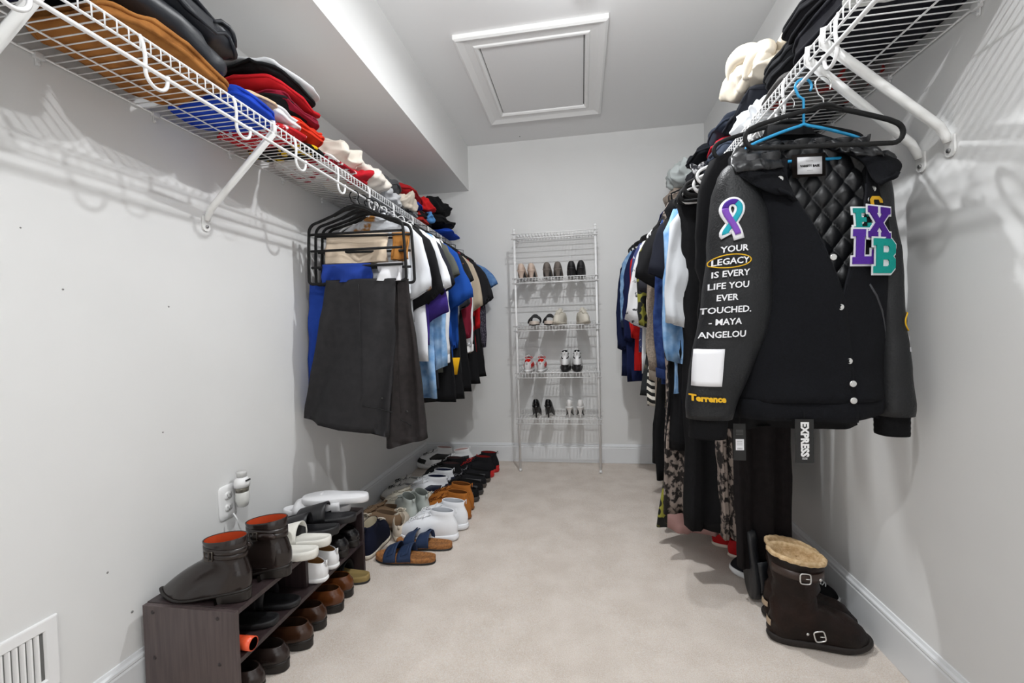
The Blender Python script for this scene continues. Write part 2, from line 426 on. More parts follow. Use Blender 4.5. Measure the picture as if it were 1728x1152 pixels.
# ------------------------------------------------------------------ shoes
NA = 40
ANG = np.linspace(0, 2*PI, NA, endpoint=False)
def footprint(t, L, W, side=1, point=0.0, grow=0.0):
    c, s = np.cos(t), np.sin(t); S = .5+.5*c
    prof = np.interp(S, [0, .12, .4, .7, .88, 1], [.74, .76, .70-.04*point, 1, .95-.25*point, .8-.35*point])
    e = .72+.5*point*(c > 0)*np.clip(c, 0, 1)
    y = W/2*prof*np.sign(s)*np.abs(s)**e
    x = L*S+grow*c
    y = y+grow*s-side*W*.10*np.sin(PI*np.clip(S, 0, 1)*1.0)**2*(S-.35)
    return x, y
class Shoe:
    def __init__(s, L=.285, W=.10, side=1, point=0.0, sole=.022, margin=.004, heel=0.0, spring=.008, oc=.25, oa=.235, ob=.30,
                 hz=.075, ht=.085, toe=.5, hexp=1.6, back=.0, tox=.0):
        s.__dict__.update(locals()); s.oc *= L; s.oa *= L; s.ob *= W; s.back = back
    def base(s, x):
        q = np.clip(x/s.L, 0, 1)
        hb = s.heel*(np.cos(np.clip(q/.62, 0, 1)*PI)*.5+.5)
        return hb+s.spring*np.clip((q-.72)/.28, 0, 1)**2
    def P(s, t, a):
        t = np.asarray(t, float); a = np.asarray(a, float)
        fx, fy = footprint(t, s.L, s.W, s.side, s.point)
        c, si = np.cos(t), np.sin(t)
        ox, oy = s.oc+s.oa*c, s.ob*np.sign(si)*np.abs(si)**.85
        oz = s.base(ox)+(s.hz+s.ht)/2+(s.ht-s.hz)/2*c
        z0 = s.base(fx)+s.sole-.004
        h = a**(s.hexp-s.tox*np.clip(c, 0, 1)**2); k = s.toe*np.clip(.5+.6*c, 0.15, 1)
        x = fx+(ox-fx)*h; y = fy+(oy-fy)*h
        bul = .006*np.sin(PI*a)*(1-.8*np.clip(c, 0, 1))
        x = x+bul*c; y = y+bul*si
        z = z0+(oz-z0)*((1-k)*a+k*(1-(1-a)**3))
        return np.stack([x+0*a, y+0*a, z], -1)
    def N(s, t, a):
        e = 1e-3
        u = s.P(t+e, a)-s.P(t-e, a); v = s.P(t, np.minimum(a+e, 1))-s.P(t, np.maximum(a-e, 0))
        n = np.cross(u, v); return n/(np.linalg.norm(n, axis=-1, keepdims=True)+1e-12)
    def Q(s, t, a, off): return s.P(t, a)+s.N(t, a)*off
    def patch(s, t0, t1, a0, a1, off=.0018, nt=12, na=6, fn=None):
        t = np.linspace(t0, t1, nt); G = []
        for j, q in enumerate(np.linspace(0, 1, na)):
            lo = a0(t) if callable(a0) else np.full(nt, a0); hi = a1(t) if callable(a1) else np.full(nt, a1)
            a = lo+(hi-lo)*q
            o = off*np.ones(nt)
            if j in (0, na-1): o[:] = -.0008
            o[0] = o[-1] = -.0008
            G.append(s.Q(t, a, o[:, None]))
        return MB().grid(G)
    def upper(s, shaft=None, dim=None):
        rings = [s.P(ANG, np.full(NA, a)) for a in (0, .06, .14, .24, .36, .5, .64, .78, .9, 1)]
        if shaft:
            for (cx, ax, by, zb, zf) in shaft:
                c, si = np.cos(ANG), np.sin(ANG)
                rings.append(np.stack([cx+ax*c, by*si, (zb+zf)/2+(zf-zb)/2*c], -1))
        s.top = rings[-1]; s.inner = [rings[-1]]+([r for r in rings[9:-1]][::-1] if shaft else [])
        R = [r for r in rings]
        cen = s.top.mean(0)
        # rolled edge
        R.append(cen+(s.top-cen)*.965+np.array([0, 0, .0015])); R.append(cen+(s.top-cen)*.93+np.array([0, 0, -.002]))
        return MB().loft(R, c0=True, c1=False)
    def lining(s, depth=None):
        cen = s.top.mean(0); m = MB(); R = []
        zf = s.sole+.012
        if len(s.inner) > 1:
            for q in s.inner: cq = q.mean(0); R.append(cq+(q-cq)*np.array([.93, .90, 1]))
            q = s.inner[-1]; cq = q.mean(0); r = cq+(q-cq)*.8; r = r.copy(); r[:, 2] = s.base(r[:, 0])+zf; R.append(r)
            return m.loft(R, c0=False, c1=True)
        for k in np.linspace(0, 1, 5):
            r = cen+(s.top-cen)*(.945-.02*k); r = r.copy()
            zb = s.base(r[:, 0])+zf
            r[:, 2] = r[:, 2]*(1-k)+np.minimum(zb, r[:, 2])*k
            R.append(r)
        return m.loft(R, c0=False, c1=True)
    def sole_mb(s, top=None, foot=0.0, z0=0.0, flare=0.0, block=None):
        """outsole following the base line"""
        R = []; tk = top or s.sole
        for (g, q) in ((-.003, 0), (0+flare, .15), (s.margin+flare, .45), (s.margin, .8), (s.margin-.002, 1.0), (-.002, 1.02)):
            x, y = footprint(ANG, s.L, s.W, s.side, s.point, g)
            R.append(np.stack([x, y, s.base(x)+tk*q], -1))
        return MB().loft(R)
    def heel_block(s, hl=.26, taper=.0):
        """stacked heel under the raised seat; only drops to the floor"""
        R = []
        for q in (0, .12, .9, 1):
            x, y = footprint(ANG, s.L, s.W, s.side, s.point, s.margin*.6)
            x = np.minimum(x, s.L*hl*(1-taper*(1-q))); x = x+taper*(1-q)*.01; y = y*(1-taper*(1-q)*.8)
            R.append(np.stack([x, y, (s.base(x)+.003)*q], -1))
        return MB().loft(R)
    def laces(s, a0=.52, a1=.95, n=5, w=.42, r=.002, bow=True):
        m = MB()
        for k, a in enumerate(np.linspace(a0, a1, n)):
            wt = w*(1-.25*k/n)
            for d in (-1, 1):
                t = np.linspace(-wt*d, wt*d, 7); aa = a+np.linspace(-.5, .5, 7)*(a1-a0)/n*.9
                aa = np.clip(aa, 0, 1); off = .0035+.003*np.cos(np.linspace(-PI/2, PI/2, 7))
                m.tube(s.Q(t, aa, off[:, None]), r, 6)
        if bow:
            p = s.Q(np.array([0.0]), np.array([a1]), .006)[0]
            for d in (-1, 1):
                an = np.linspace(0, 2*PI, 12)
                m.tube([p+np.array([.012*math.sin(q/2)*1.0, d*.018*(1-math.cos(q))/1.2, .006*math.sin(q)]) for q in an], r, 6)
                m.tube([p, p+np.array([.012, d*.014, .002]), p+np.array([.028, d*.022, -.010])], r*.9, 6)
        return m
    def tongue(s, w=.5, up=.02, ln=.1):
        t = np.linspace(-w, w, 9); G = []
        for k in np.linspace(0, 1, 6):
            base = s.P(t*(.8+.2*k), np.full(9, .7+.3*min(1, k*1.4)))
            base = base-np.array([0, 0, .002]); base[:, 2] += up*k**1.5; base[:, 0] += -.006*k+.0*base[:, 0]
            base[:, 2] += .006*np.cos(t/w*PI/2)
            G.append(base)
        return MB().grid(G, .004)

def at(o, loc, rz, rx=0, ry=0):
    o.location = loc; o.rotation_euler = (rx, ry, rz); return o
def mirror_pair(o, label, loc, rz, rx=0, ry=0):
    c = dup(o, label); at(c, loc, rz, rx, ry); c.scale = (o.scale[0], -o.scale[1], o.scale[2]); return c

def sneaker(label, up, sole='#f2f2f0', lin_='#dddddd', lace='#f4f4f4', patches=(), high=False, L=.29, W=.105, sole_t=.026, mid=None, knit=False, tab=True, toecap=None, rough=.8, name='sneaker', point=0.0, margin=.005, lacen=5, group=None, flare=.0):
    S = Shoe(L, W, 1, point, sole_t, margin, 0.0, .012, oc=.255, oa=.225, ob=.29, hz=.075 if not high else .105, ht=.10 if not high else .125, toe=.55, hexp=1.5)
    t = thing(name, label, 'shoe', group=group)
    U = cloth(up, rough=rough) if rough > .5 else leather(up, rough=rough)
    shaft = None
    if high: shaft = [(S.oc-.0, S.oa*.90, S.ob*1.0, .124, .138), (S.oc-.002, S.oa*.90, S.ob*1.05, .145, .158)]
    S.upper(shaft).obj('upper', U, t)
    S.lining().obj('lining', cloth(lin_), t)
    s1 = S.sole_mb(flare=flare).obj('sole', mat(sole, .55), t)
    if mid: MB().loft([np.stack([*footprint(ANG, L, W, 1, point, margin+.0012+flare*.5), S.base(footprint(ANG, L, W, 1, point, 0)[0])+sole_t*q], -1) for q in (.42, .55)], c0=False, c1=False).obj('sole_line', mat(mid, .6), s1)
    S.laces(n=lacen).obj('laces', cloth(lace), t)
    S.tongue(up=.022 if not high else .012).obj('tongue', U, t)
    for (nm, t0, t1, a0, a1, h) in patches:
        S.patch(t0, t1, a0, a1, nt=14).obj(nm, h if not isinstance(h, str) else leather(h, rough=.5), t)
    if toecap: S.patch(-1.15, 1.15, .02, .33, .0015, 18).obj('toe_cap', mat(toecap, .5), t)
    if tab:
        p = S.top[NA//2]
        MB().tube([p+np.array([.004, -.0, -.012]), p+np.array([-.004, 0, .006]), p+np.array([-.010, 0, .010]), p+np.array([-.009, 0, -.012])], .005, 8, flat=.4).obj('heel_tab', U, t)
    t['S'] = 0; del t['S']
    return t

def dress_shoe(label, up, lin_='#a0703c', sole='#1a1512', boot=False, strap=False, L=.30, W=.10, point=.55, heel=.026, lace=None, zipcol=None, rough=.22, name=None, hz=.062, shafth=.135, chukka=False):
    S = Shoe(L, W, 1, point, .009, .004, heel, .010, oc=.25, oa=.20 if not boot else .235, ob=.28 if not boot else .33, hz=hz if not boot else .085, ht=.07 if not boot else .112, toe=.5 if not boot else .26, hexp=1.55 if not boot else 1.35, tox=.0 if not boot else .45)
    t = thing(name or ('ankle_boot' if boot else 'dress_shoe'), label, 'boot' if boot else 'shoe')
    U = leather(up, rough=rough)
    sh = None
    if boot:
        zt = shafth
        sh = [(S.oc-.001, S.oa*.93, S.ob*1.05, .108+heel*.5, .122+heel*.5), (S.oc-.002, S.oa*.91, S.ob*1.08, .128+heel*.5, .135+heel*.5), (S.oc-.003, S.oa*.93, S.ob*1.15, zt*.9+heel, zt*.90+heel), (S.oc-.003, S.oa*.98, S.ob*1.25, zt+.012+heel, zt-.002+heel)]
    S.upper(sh).obj('upper', U, t)
    S.lining().obj('lining', cloth(lin_, rough=.7), t)
    S.sole_mb(.010).obj('sole', mat(sole, .45), t)
    S.heel_block(.27, .04).obj('heel', mat(sole, .4), t)
    if boot and strap:
        for zz, nm in ((.112+heel, 'strap'), (.126+heel, 'strap')):
            c, si = np.cos(ANG), np.sin(ANG); R = []
            for q, g in ((-.008, -.002), (-.0078, .0025), (.0078, .0025), (.008, -.002)):
                R.append(np.stack([S.oc-.003+(S.oa*.925+g)*c, (S.ob*1.13+g)*si, zz+q+.003*c], -1))
            MB().loft(R, c0=False, c1=False).obj(nm, leather('#241c19', rough=.25), t)
        for sgn in (1, -1):
            b = MB(); y = sgn*(S.ob*1.13+.004); x0 = S.oc+.018; z = .116+heel
            b.tube([(x0-.012, y, z-.013), (x0+.012, y, z-.013), (x0+.012, y, z+.013), (x0-.012, y, z+.013)], .002, 6, loop=True)
            b.tube([(x0, y, z-.013), (x0, y, z+.013)], .0015, 6)
            b.obj('buckle', mat('#5c5650', .3, .9), t)
        y = -(S.ob*1.13+.002)
        MB().poly([(S.oc-.05, .108+heel), (S.oc+.016, .106+heel), (S.oc+.016, .124+heel), (S.oc-.045, .124+heel), (S.oc-.055, .116+heel)], y-.003, y+.002).obj('strap_tip', leather('#2c221f', rough=.25), t)
        MB().tube([S.Q(np.array([x]), np.array([a]), .0006)[0] for x, a in zip(np.linspace(-.2, -2.2, 12), np.linspace(.55, .12, 12))], .0011, 5).obj('seam', leather('#120e0c'), t)
    if lace:
        S.laces(.6, .95, 4, .35, .0018, not boot).obj('laces', cloth(lace), t)
        S.patch(-.9, .9, .40, .97, .0015, 16).obj('facing', U, t)
    S.patch(2.35, 3.93, .03, .8, .0014, 14).obj('heel_counter', U, t)
    return t

def slide(label, col, strapcol=None, L=.285, W=.105, stripe=None, sole_t=.028, rough=.35, footbed=None, straps=1, buckle=False, side=1):
    t = thing('sandal' if straps > 1 else 'slide_sandal', label, 'sandal')
    F = lambda g, zf, dish=0: np.stack([*footprint(ANG, L, W, side, 0, g), zf*np.ones(NA)], -1)
    body = [F(-.003, 0), F(0, .004), F(.001, sole_t*.6), F(0, sole_t*.95), F(-.003, sole_t), F(-.008, sole_t-.001), F(-.014, sole_t-.006)]
    for r in body[1:]:
        r[:, 2] += .004*np.clip((r[:, 0]/L-.75)/.25, 0, 1)+(.004*np.clip(1-r[:, 0]/L/.2, 0, 1))
    m = MB().loft(body, c1=True)
    m.obj('footbed', mat(footbed or col, rough if not footbed else .8, hex2='#7a4f2a' if footbed == '#a8703c' else None, mscale=120, bump=.3, bscale=200), t)
    if footbed:
        MB().loft([F(-.001, -.001), F(.0015, 0.001), F(.0015, .007), F(0, .0075)]).obj('outsole', mat('#1d1d1d', .7), t)
    hh = .062
    def strap(x0, x1, hmul, skew=0.0, z0=.6, nm='strap', m_=None, off=0, u0=0, u1=1, th_=.004):
        G = []
        for u in np.linspace(u0, u1, 16):
            an = PI*u; row = []
            for v in np.linspace(0, 1, 8):
                x = L*(x0+(x1-x0)*v)+skew*(u-.5)*L
                wd = (np.interp(x/L, [0, .4, .7, .9], [.38, .37, .50, .48])*W+.003+off)
                hv = hh*hmul*(1.12-.45*v)
                row.append((x, -wd*math.cos(an)-side*W*.02, sole_t*z0*.9+(hv+off)*math.sin(an)**.7))
            G.append(row)
        return MB().grid(G, th_).obj(nm, m_ or leather(strapcol or col, rough=rough if rough > .5 else .45), t)
    if straps == 1:
        a = strap(.40, .80, 1.0)
        if stripe: strap(.41, .79, 1.0, u0=.18, u1=.42, off=.002, nm='stripe', m_=mat(stripe, .4), th_=.002)
    else:
        m_ = cloth(strapcol, rough=.6)
        for (a_, b_) in ((.36, .58), (.60, .80)):
            s_ = strap(a_, b_, .95, m_=m_)
            bk = strap(a_+.04, b_-.06, .95, u0=.55, u1=.86, off=.004, nm='strap_end', m_=m_, th_=.003)
            x = L*(a_+b_)/2
            q = MB(); wd = np.interp(x/L, [0, .4, .7, .9], [.38, .37, .50, .48])*W
            q.tube([(x-.014, side*0+wd*.8, .055), (x+.012, wd*.8, .053), (x+.012, wd*.98, .034), (x-.014, wd*.98, .035)], .0022, 6, loop=True).obj('buckle', mat('#2a3a5a' if not buckle else '#333333', .3, .6), t)
    return t

def pump(label, up, lin_='#c8b8a8', heel=.085, L=.235, W=.078, strap=False, stiletto=True, rough=.25, name='high_heel', point=.9, sole='#222222', patent=False):
    S = Shoe(L, W, 1, point, .006, .001, heel, .004, oc=.33, oa=.30, ob=.36, hz=.055, ht=.022, toe=.5, hexp=1.3)
    t = thing(name, label, 'shoe')
    U = leather(up, rough=rough, bump=.05)
    S.upper().obj('upper', U, t); S.lining().obj('lining', cloth(lin_, rough=.7), t)
    S.sole_mb(.007).obj('sole', mat(sole, .4), t)
    R = []
    for q in (0, .05, .3, .6, .85, 1):
        rr = (.005 if stiletto else .014)+((.026 if stiletto else .018))*q**2.2
        cx = .022+.008*(1-q)
        R.append(np.stack([cx+rr*np.cos(ANG)*.95, rr*np.sin(ANG), np.full(NA, heel*q+.002*(1-q)+.004*q)], -1))
    MB().loft(R).obj('heel', U, t)
    return t

def tall_sheepskin_boot(label):
    L, W = .30, .125
    S = Shoe(L, W, -1, 0, .022, .005, 0, .010, oc=.25, oa=.22, ob=.40, hz=.095, ht=.125, toe=.55, hexp=1.25, tox=.12)
    t = thing('winter_boot', label, 'boot')
    U = mat('#22130d', .5, bump=.5, bscale=120, hex2='#120a07', mscale=12, spec=.25)
    sh = [(.078, .070, .055, .13, .152), (.080, .063, .051, .155, .172), (.083, .071, .058, .172, .186), (.081, .065, .054, .195, .205), (.084, .074, .061, .225, .232), (.085, .079, .064, .262, .258), (.086, .086, .069, .298, .276)]
    mb = S.upper(sh)
    V = mb.v[0]; V2 = wob(V, 48, .0065, 5, 3); k = np.clip(V[:, 2]/.05, 0, 1)[:, None]*np.clip((.27-V[:, 2])/.03, 0, 1)[:, None]; mb.v[0] = V*(1-k)+V2*k
    u = mb.obj('upper', U, t)
    cen = S.top.mean(0); R = []
    for q, dz in ((1.01, -.004), (1.03, .002), (1.0, .009), (.92, .010), (.84, .004), (.78, -.012), (.72, -.03)):
        R.append(cen+(S.top-cen)*q+np.array([0, 0, dz]))
    fz = MB().loft(R, c0=False, c1=True); fz.v[0] = wob(fz.v[0], 300, .0016, 6)
    fz.obj('fleece_lining', mat('#d8bd96', .95, hex2='#bf9f74', mscale=90, bump=.9, bscale=250), t)
    S.sole_mb(.024, flare=.001).obj('sole', mat('#1b1411', .7, bump=.5, bscale=200), t)
    def strap(zc, cx, ax, by, w_, tl, t0, t1):
        tt = np.linspace(t0, t1, 24); G = []
        for g, q in ((-.002, -w_), (.0035, -w_*.96), (.0035, w_*.96), (-.002, w_)):
            G.append(np.stack([cx+(ax+g)*np.cos(tt), (by+g)*np.sin(tt), zc+q+tl*np.cos(tt)], -1))
        MB().grid(G).obj('strap', leather('#35251e', rough=.35), t)
    strap(.245, .0845, .0775, .064, .013, -.008, -2.9, -.1)
    for (x, y, z, rz_) in ((.085, -.0675, .245, .0), (.125, -.0655, .062, .25)):
        b = MB(); 
        pts = []
        for k in range(16):
            an = 2*PI*k/16; e = .45
            px = math.copysign(abs(math.cos(an))**e, math.cos(an))*.0155; pz = math.copysign(abs(math.sin(an))**e, math.sin(an))*.0165
            pts.append((x+px*math.cos(rz_)-pz*math.sin(rz_), y-.004, z+px*math.sin(rz_)+pz*math.cos(rz_)))
        b.tube(pts, .0025, 6, loop=True); b.tube([(x, y-.005, z), (x+.014, y-.006, z+.001)], .0016, 6)
        b.obj('buckle', CHROME, t)
        sx = x+(.048 if z > .1 else -.032)
        MB().lathe([(0, .002), (.004, .0015), (.005, 0)], 12).obj('rivet', CHROME, t).matrix_local = Matrix.Translation((sx, y+.002+(.006 if z > .1 else .0), z-(.006 if z > .1 else .0)))@Matrix.Rotation(PI/2, 4, 'X')
    G = []
    for zc in (.052, .062, .074): G.append([S.Q(np.array([PI-.35+k*.12]), np.array([(zc-.02)/.085]), .0018)[0] for k in range(6)])
    MB().grid(G).obj('heel_label', mat('#b09a80', .6), t)
    return t
FL = 0.001
# --- on top of the bench
b1 = dress_shoe('near shiny black-brown buckled ankle boot on the bench corner, red lining', '#241d1b', '#b8441f', boot=True, strap=True, L=.295, W=.098, point=.75, rough=.18, shafth=.15)
at(b1, (-.99, 1.128, UZ+.001), PI+.03)
mirror_pair(b1, 'farther shiny buckled ankle boot on the bench, tan lining showing behind the first', (-.955, 1.262, UZ+.001), PI+.12)
s = slide('nearer off-white rubber slide sandal on the bench behind the boots', '#e6e4dc', L=.27); at(s, (-.93, 1.375, UZ+.001), PI+.18)
mirror_pair(s, 'farther off-white rubber slide sandal, beside the black slides on the bench', (-.935, 1.462, UZ+.001), PI+.14)
s = slide('nearer black rubber slide sandal on top of the bench', '#17171a', L=.28, rough=.4); at(s, (-.955, 1.555, UZ+.001), PI+.30)
mirror_pair(s, 'farther black rubber slide sandal on top of the bench', (-.945, 1.665, UZ+.001), PI+.27)
s = slide('white slide sandal with red stripe standing upright at the bench end', '#e4e4e6', stripe='#c3202a', L=.28, rough=.5); at(s, (-1.02, 1.752, UZ+.002), PI+.25)
c = mirror_pair(s, 'white slide sandal with red stripe lying sole up at the far bench end', (-.955, 1.70, UZ+.068), PI+.22, rx=PI-.1)
c.location = (-.93, 1.745, UZ+.085)
# --- middle shelf of the bench
MZ = 0.1445
s = slide('nearer black mule slide with white piping on the bench middle shelf', '#18181a', L=.25, sole_t=.018, rough=.6); at(s, (-.985, 1.235, MZ), PI+.15)
mirror_pair(s, 'farther black mule slide with white piping on the bench middle shelf', (-.975, 1.33, MZ), PI+.1)
og = thing('bottle', 'orange plastic bottle lying on the bench middle shelf by the end panel', 'bottle', (-.975, 1.118, MZ+.019), 0, ry=-PI/2)
MB().lathe([(0, 0), (.017, 0), (.019, .003), (.019, .03), (.0185, .031), (.0185, .10), (.017, .104)], 24).obj('body', mat('#f0502c', .35), og)
MB().lathe([(.0192, .0), (.0194, .032), (.0188, .0325)], 24).obj('cap', mat('#f4613c', .3), og)
s = sneaker('nearer white leather sneaker, heel out, on the bench middle shelf', '#e9e9ea', lin_='#b98a58', L=.27, W=.092, sole_t=.02, rough=.4, sole='#ececec'); at(s, (-.965, 1.475, MZ), PI); s.scale = (1, 1, .92)
mirror_pair(s, 'farther white leather sneaker, heel out, on the bench middle shelf', (-.975, 1.565, MZ), PI)
s = dress_shoe('nearer glossy black dress shoe, heel out, on the bench middle shelf', '#161416', '#2a2422', L=.275, heel=.02, hz=.055, lace='#111111', point=.3); at(s, (-.985, 1.655, MZ), PI)
mirror_pair(s, 'farther glossy black dress shoe, heel out, on the bench middle shelf', (-.985, 1.742, MZ), PI)
# --- floor row under the bench, heels out
s = dress_shoe('black-brown dress shoe on the floor under the near end of the bench', '#2b221f', '#241c18', L=.28, heel=.022, hz=.055, lace='#111111'); at(s, (-.965, 1.135, FL), PI)
mirror_pair(s, 'black-brown dress shoe under the bench, second from the near end', (-.955, 1.232, FL), PI)
s = dress_shoe('dark brown dress shoe on the floor under the middle of the bench', '#3a2316', '#2a1a10', L=.28, heel=.022, hz=.058, lace='#21140c'); at(s, (-.94, 1.335, FL), PI)
mirror_pair(s, 'dark brown dress shoe under the bench just past its middle', (-.95, 1.432, FL), PI)
s = dress_shoe('nearer chestnut brown dress shoe under the far half of the bench', '#5a3116', '#3d2412', L=.28, heel=.022, hz=.06, lace='#3a2010'); at(s, (-.94, 1.532, FL), PI)
mirror_pair(s, 'farther chestnut brown dress shoe under the far half of the bench', (-.95, 1.622, FL), PI)
s = slide('black strapped sandal with tan footbed under the far end of the bench', '#222222', L=.27, strapcol='#26282a', straps=2, footbed='#8f7a4a'); at(s, (-.93, 1.725, FL), PI)
# --- floor beyond the bench
s = slide('nearer blue two-strap cork sandal on the carpet beyond the bench', '#26324a', strapcol='#2b3a57', straps=2, footbed='#a8703c', L=.29, W=.108, side=1); at(s, (-.695, 1.905, FL), PI+.0)
mirror_pair(s, 'farther blue two-strap cork sandal, half behind the near one', (-.655, 2.035, FL), PI-.05)
NV = '#12162a'
s = sneaker('dark navy sneaker heel toward us, tight against the bench end', NV, '#d8cfc0', '#e6dcc4', L=.28, W=.105, sole_t=.02, high=True, lace='#d8cfc0'); at(s, (-1.03, 1.885, FL), PI/2+.15); s.rotation_euler = (0, 0, PI/2+.12)
s = sneaker('cream canvas sneaker heel toward us beside the dark navy sneaker', '#cfc3b2', '#e2d8c8', '#d8cdbb', L=.28, W=.10, lace='#e8e0d0'); at(s, (-.945, 2.07, FL), PI/2+.35)
mirror_pair(s, 'cream canvas sneaker against the wall behind the dark navy sneaker', (-1.12, 1.98, FL), PI/2+.2)
s = sneaker('pale grey-green sneaker heel toward us behind the cream sneakers', '#b9bfba', '#d5d2ca', '#9aa09b', L=.29, lace='#d2d6d2', high=True); at(s, (-.93, 2.24, FL), PI/2+.75)
mirror_pair(s, 'grey-green sneaker lying close behind the other grey-green one', (-.88, 2.31, FL), PI/2+.8)
s = sneaker('nearer brown suede lace-up shoe near the left baseboard', '#7d6650', '#4c3a2c', '#6a5644', L=.28, lace='#8b745c', tab=False); at(s, (-.98, 2.18, .02), PI+.1)
mirror_pair(s, 'farther brown suede lace-up shoe near the left baseboard', (-.99, 2.30, .0), PI+.1)
s = sneaker('nearer white knit sock sneaker with pull tab on the carpet', '#eceef2', '#eef0f4', '#c9ccd2', L=.30, W=.108, sole_t=.032, high=True, flare=.003, lace='#f6f6f8'); at(s, (-.655, 2.135, FL), PI+.12)
mirror_pair(s, 'farther white knit sock sneaker with pull tab, behind its twin', (-.635, 2.26, FL), PI+.12)
TN = '#a9682c'
s = sneaker('nearer tan suede lace-up boot on the carpet behind white sneakers', TN, '#8a5526', '#6b3d18', L=.29, W=.105, sole_t=.015, high=True, lace='#6e3a15', patches=[('cuff', -2.6, 2.6, .82, .99, '#8d5220')]); at(s, (-.65, 2.385, FL), PI+.05)
mirror_pair(s, 'farther tan suede lace-up boot on the carpet', (-.665, 2.51, FL), PI)
s = sneaker('cream mesh trainer with chunky sole near the left baseboard', '#ddd6c6', '#d9d2c2', '#c8bfae', L=.29, sole_t=.03, lace='#ece6d8'); at(s, (-.93, 2.43, FL), PI+.25)
mirror_pair(s, 'cream mesh trainer, farther of the two by the baseboard', (-.94, 2.55, FL), PI+.2)
PG = [('side_panel', -2.5, -.9, .12, .5, '#9c9a96'), ('side_panel', .9, 2.5, .12, .5, '#9c9a96')]
s = sneaker('grey and white runner with black laces by the left baseboard', '#c8c6c2', '#7c6f62', '#8a8a88', L=.28, lace='#141414', patches=PG); at(s, (-1.02, 2.66, FL), PI+.3)
mirror_pair(s, 'grey and white runner with black laces, deeper along the baseboard', (-1.03, 2.78, FL), PI+.3)
PJ = [('toe_overlay', -1.0, 1.0, .03, .28, '#141a30'), ('heel_panel', 2.3, 3.98, .25, .97, '#141a30'), ('side_panel', -2.1, -1.2, .35, .9, '#141a30'), ('side_panel', 1.2, 2.1, .35, .9, '#141a30')]
s = sneaker('nearer white and navy high-top basketball shoe in the left row', '#e6e8ec', '#dfe3ea', '#141a30', L=.30, W=.108, sole_t=.034, high=True, rough=.4, patches=PJ, mid='#10131f', lace='#d9d9d9'); at(s, (-.86, 2.66, FL), PI+.38)
mirror_pair(s, 'farther white and navy high-top basketball shoe in the left row', (-.86, 2.79, FL), PI+.36)
PB = [('side_panel', -2.4, -1.2, .2, .75, '#3a3a3c'), ('side_panel', 1.2, 2.4, .2, .75, '#3a3a3c')]
s = sneaker('nearest black trainer of the aisle row beyond the tan boots', '#131314', '#3a3634', '#1b1b1b', L=.30, W=.108, sole_t=.03, lace='#222222', flare=.002, patches=PB); at(s, (-.665, 2.64, FL), PI+.2)
mirror_pair(s, 'second black trainer of the aisle row beyond the tan boots', (-.665, 2.755, FL), PI+.2)
s = sneaker('black runner with brown-grey sole in the aisle row', '#18181b', '#4c443e', '#1b1b1b', L=.29, W=.105, sole_t=.028, lace='#8c8c90', patches=PB); at(s, (-.67, 2.875, FL), PI+.18)
mirror_pair(s, 'black runner with brown-grey sole, farther of its pair', (-.665, 2.985, FL), PI+.18)
PR = [('heel_panel', 2.5, 3.78, .02, .35, '#c92020'), ('side_panel', -2.2, -1.2, .2, .6, '#4a4a4e')]
s = sneaker('nearer black trainer with red heel at the end of the aisle row', '#17171a', '#b91f1f', '#7d1a1a', L=.29, W=.105, sole_t=.026, high=True, lace='#c02a2a', patches=PR); at(s, (-.66, 3.09, FL), PI+.22)
mirror_pair(s, 'farthest black trainer with red heel, last in the aisle row', (-.645, 3.21, FL), PI+.3)
s = sneaker('black high-top with grey sole tight to the wall row', '#151517', '#75726e', '#3d2c2c', L=.30, W=.108, sole_t=.03, high=True, lace='#333333', patches=[('heel_panel', 2.5, 3.78, .1, .6, '#96302a')]); at(s, (-.85, 2.93, FL), PI+.36)
mirror_pair(s, 'black high-top with grey sole, farther one in the wall row', (-.86, 3.06, FL), PI+.36)
s = sneaker('white, black and pink high-top propped up in the far left corner', '#e9e9e9', '#f0f0f0', '#c9a9a4', L=.29, W=.108, sole_t=.032, high=True, lace='#222222', patches=[('side_panel', -2.4, -1.0, .3, .9, '#161616'), ('side_panel', 1.0, 2.4, .3, .9, '#161616'), ('toe_overlay', -1, 1, .05, .3, '#161616')]); at(s, (-.84, 3.25, .03), PI+.35, ry=.2)
mirror_pair(s, 'white, black and pink high-top flat on the floor in the corner', (-1.03, 3.33, FL), PI+.3)
# --- right side floor
s = sneaker('nearer red slip-on flat with white sole under the right clothes', '#b81a1f', '#e8dcd0', '#7a1a1c', L=.25, W=.09, sole_t=.018, tab=False, lacen=1, rough=.6); 
for ch in list(s.children):
    if ch.name.split('.')[0] in ('laces', 'tongue'): bpy.data.objects.remove(ch)
at(s, (.64, 2.10, FL), -.12)
mirror_pair(s, 'farther red slip-on flat with white sole under the right clothes', (.60, 2.205, FL), -.15)
s = sneaker('nearer black slip-on sneaker with thick white sole, toe to the aisle', '#15151a', '#e9ebee', '#222222', L=.26, W=.098, sole_t=.026, tab=False, lacen=1)
for ch in list(s.children):
    if ch.name.split('.')[0] in ('laces', 'tongue'): bpy.data.objects.remove(ch)
at(s, (.885, 1.80, FL), PI-.12)
mirror_pair(s, 'farther black slip-on sneaker with thick white sole, toe to the aisle', (.86, 1.93, FL), PI-.08)
s = slide('black rubber slide standing on its toe behind the sheepskin boots', '#1a1c20', L=.27, rough=.4); at(s, (.600, 1.77, .275), .12, 0, PI/2-.06)
s = sneaker('black canvas sneaker with white sole behind the sheepskin boots', '#141416', '#eeeeee', '#222222', L=.26, W=.095, sole_t=.024, lace='#eeeeee'); at(s, (.66, 1.775, FL), -.02)
ub = tall_sheepskin_boot('nearer dark brown sheepskin boot with steel buckles by the right wall')
at(ub, (.600, 1.565, FL), -.04)
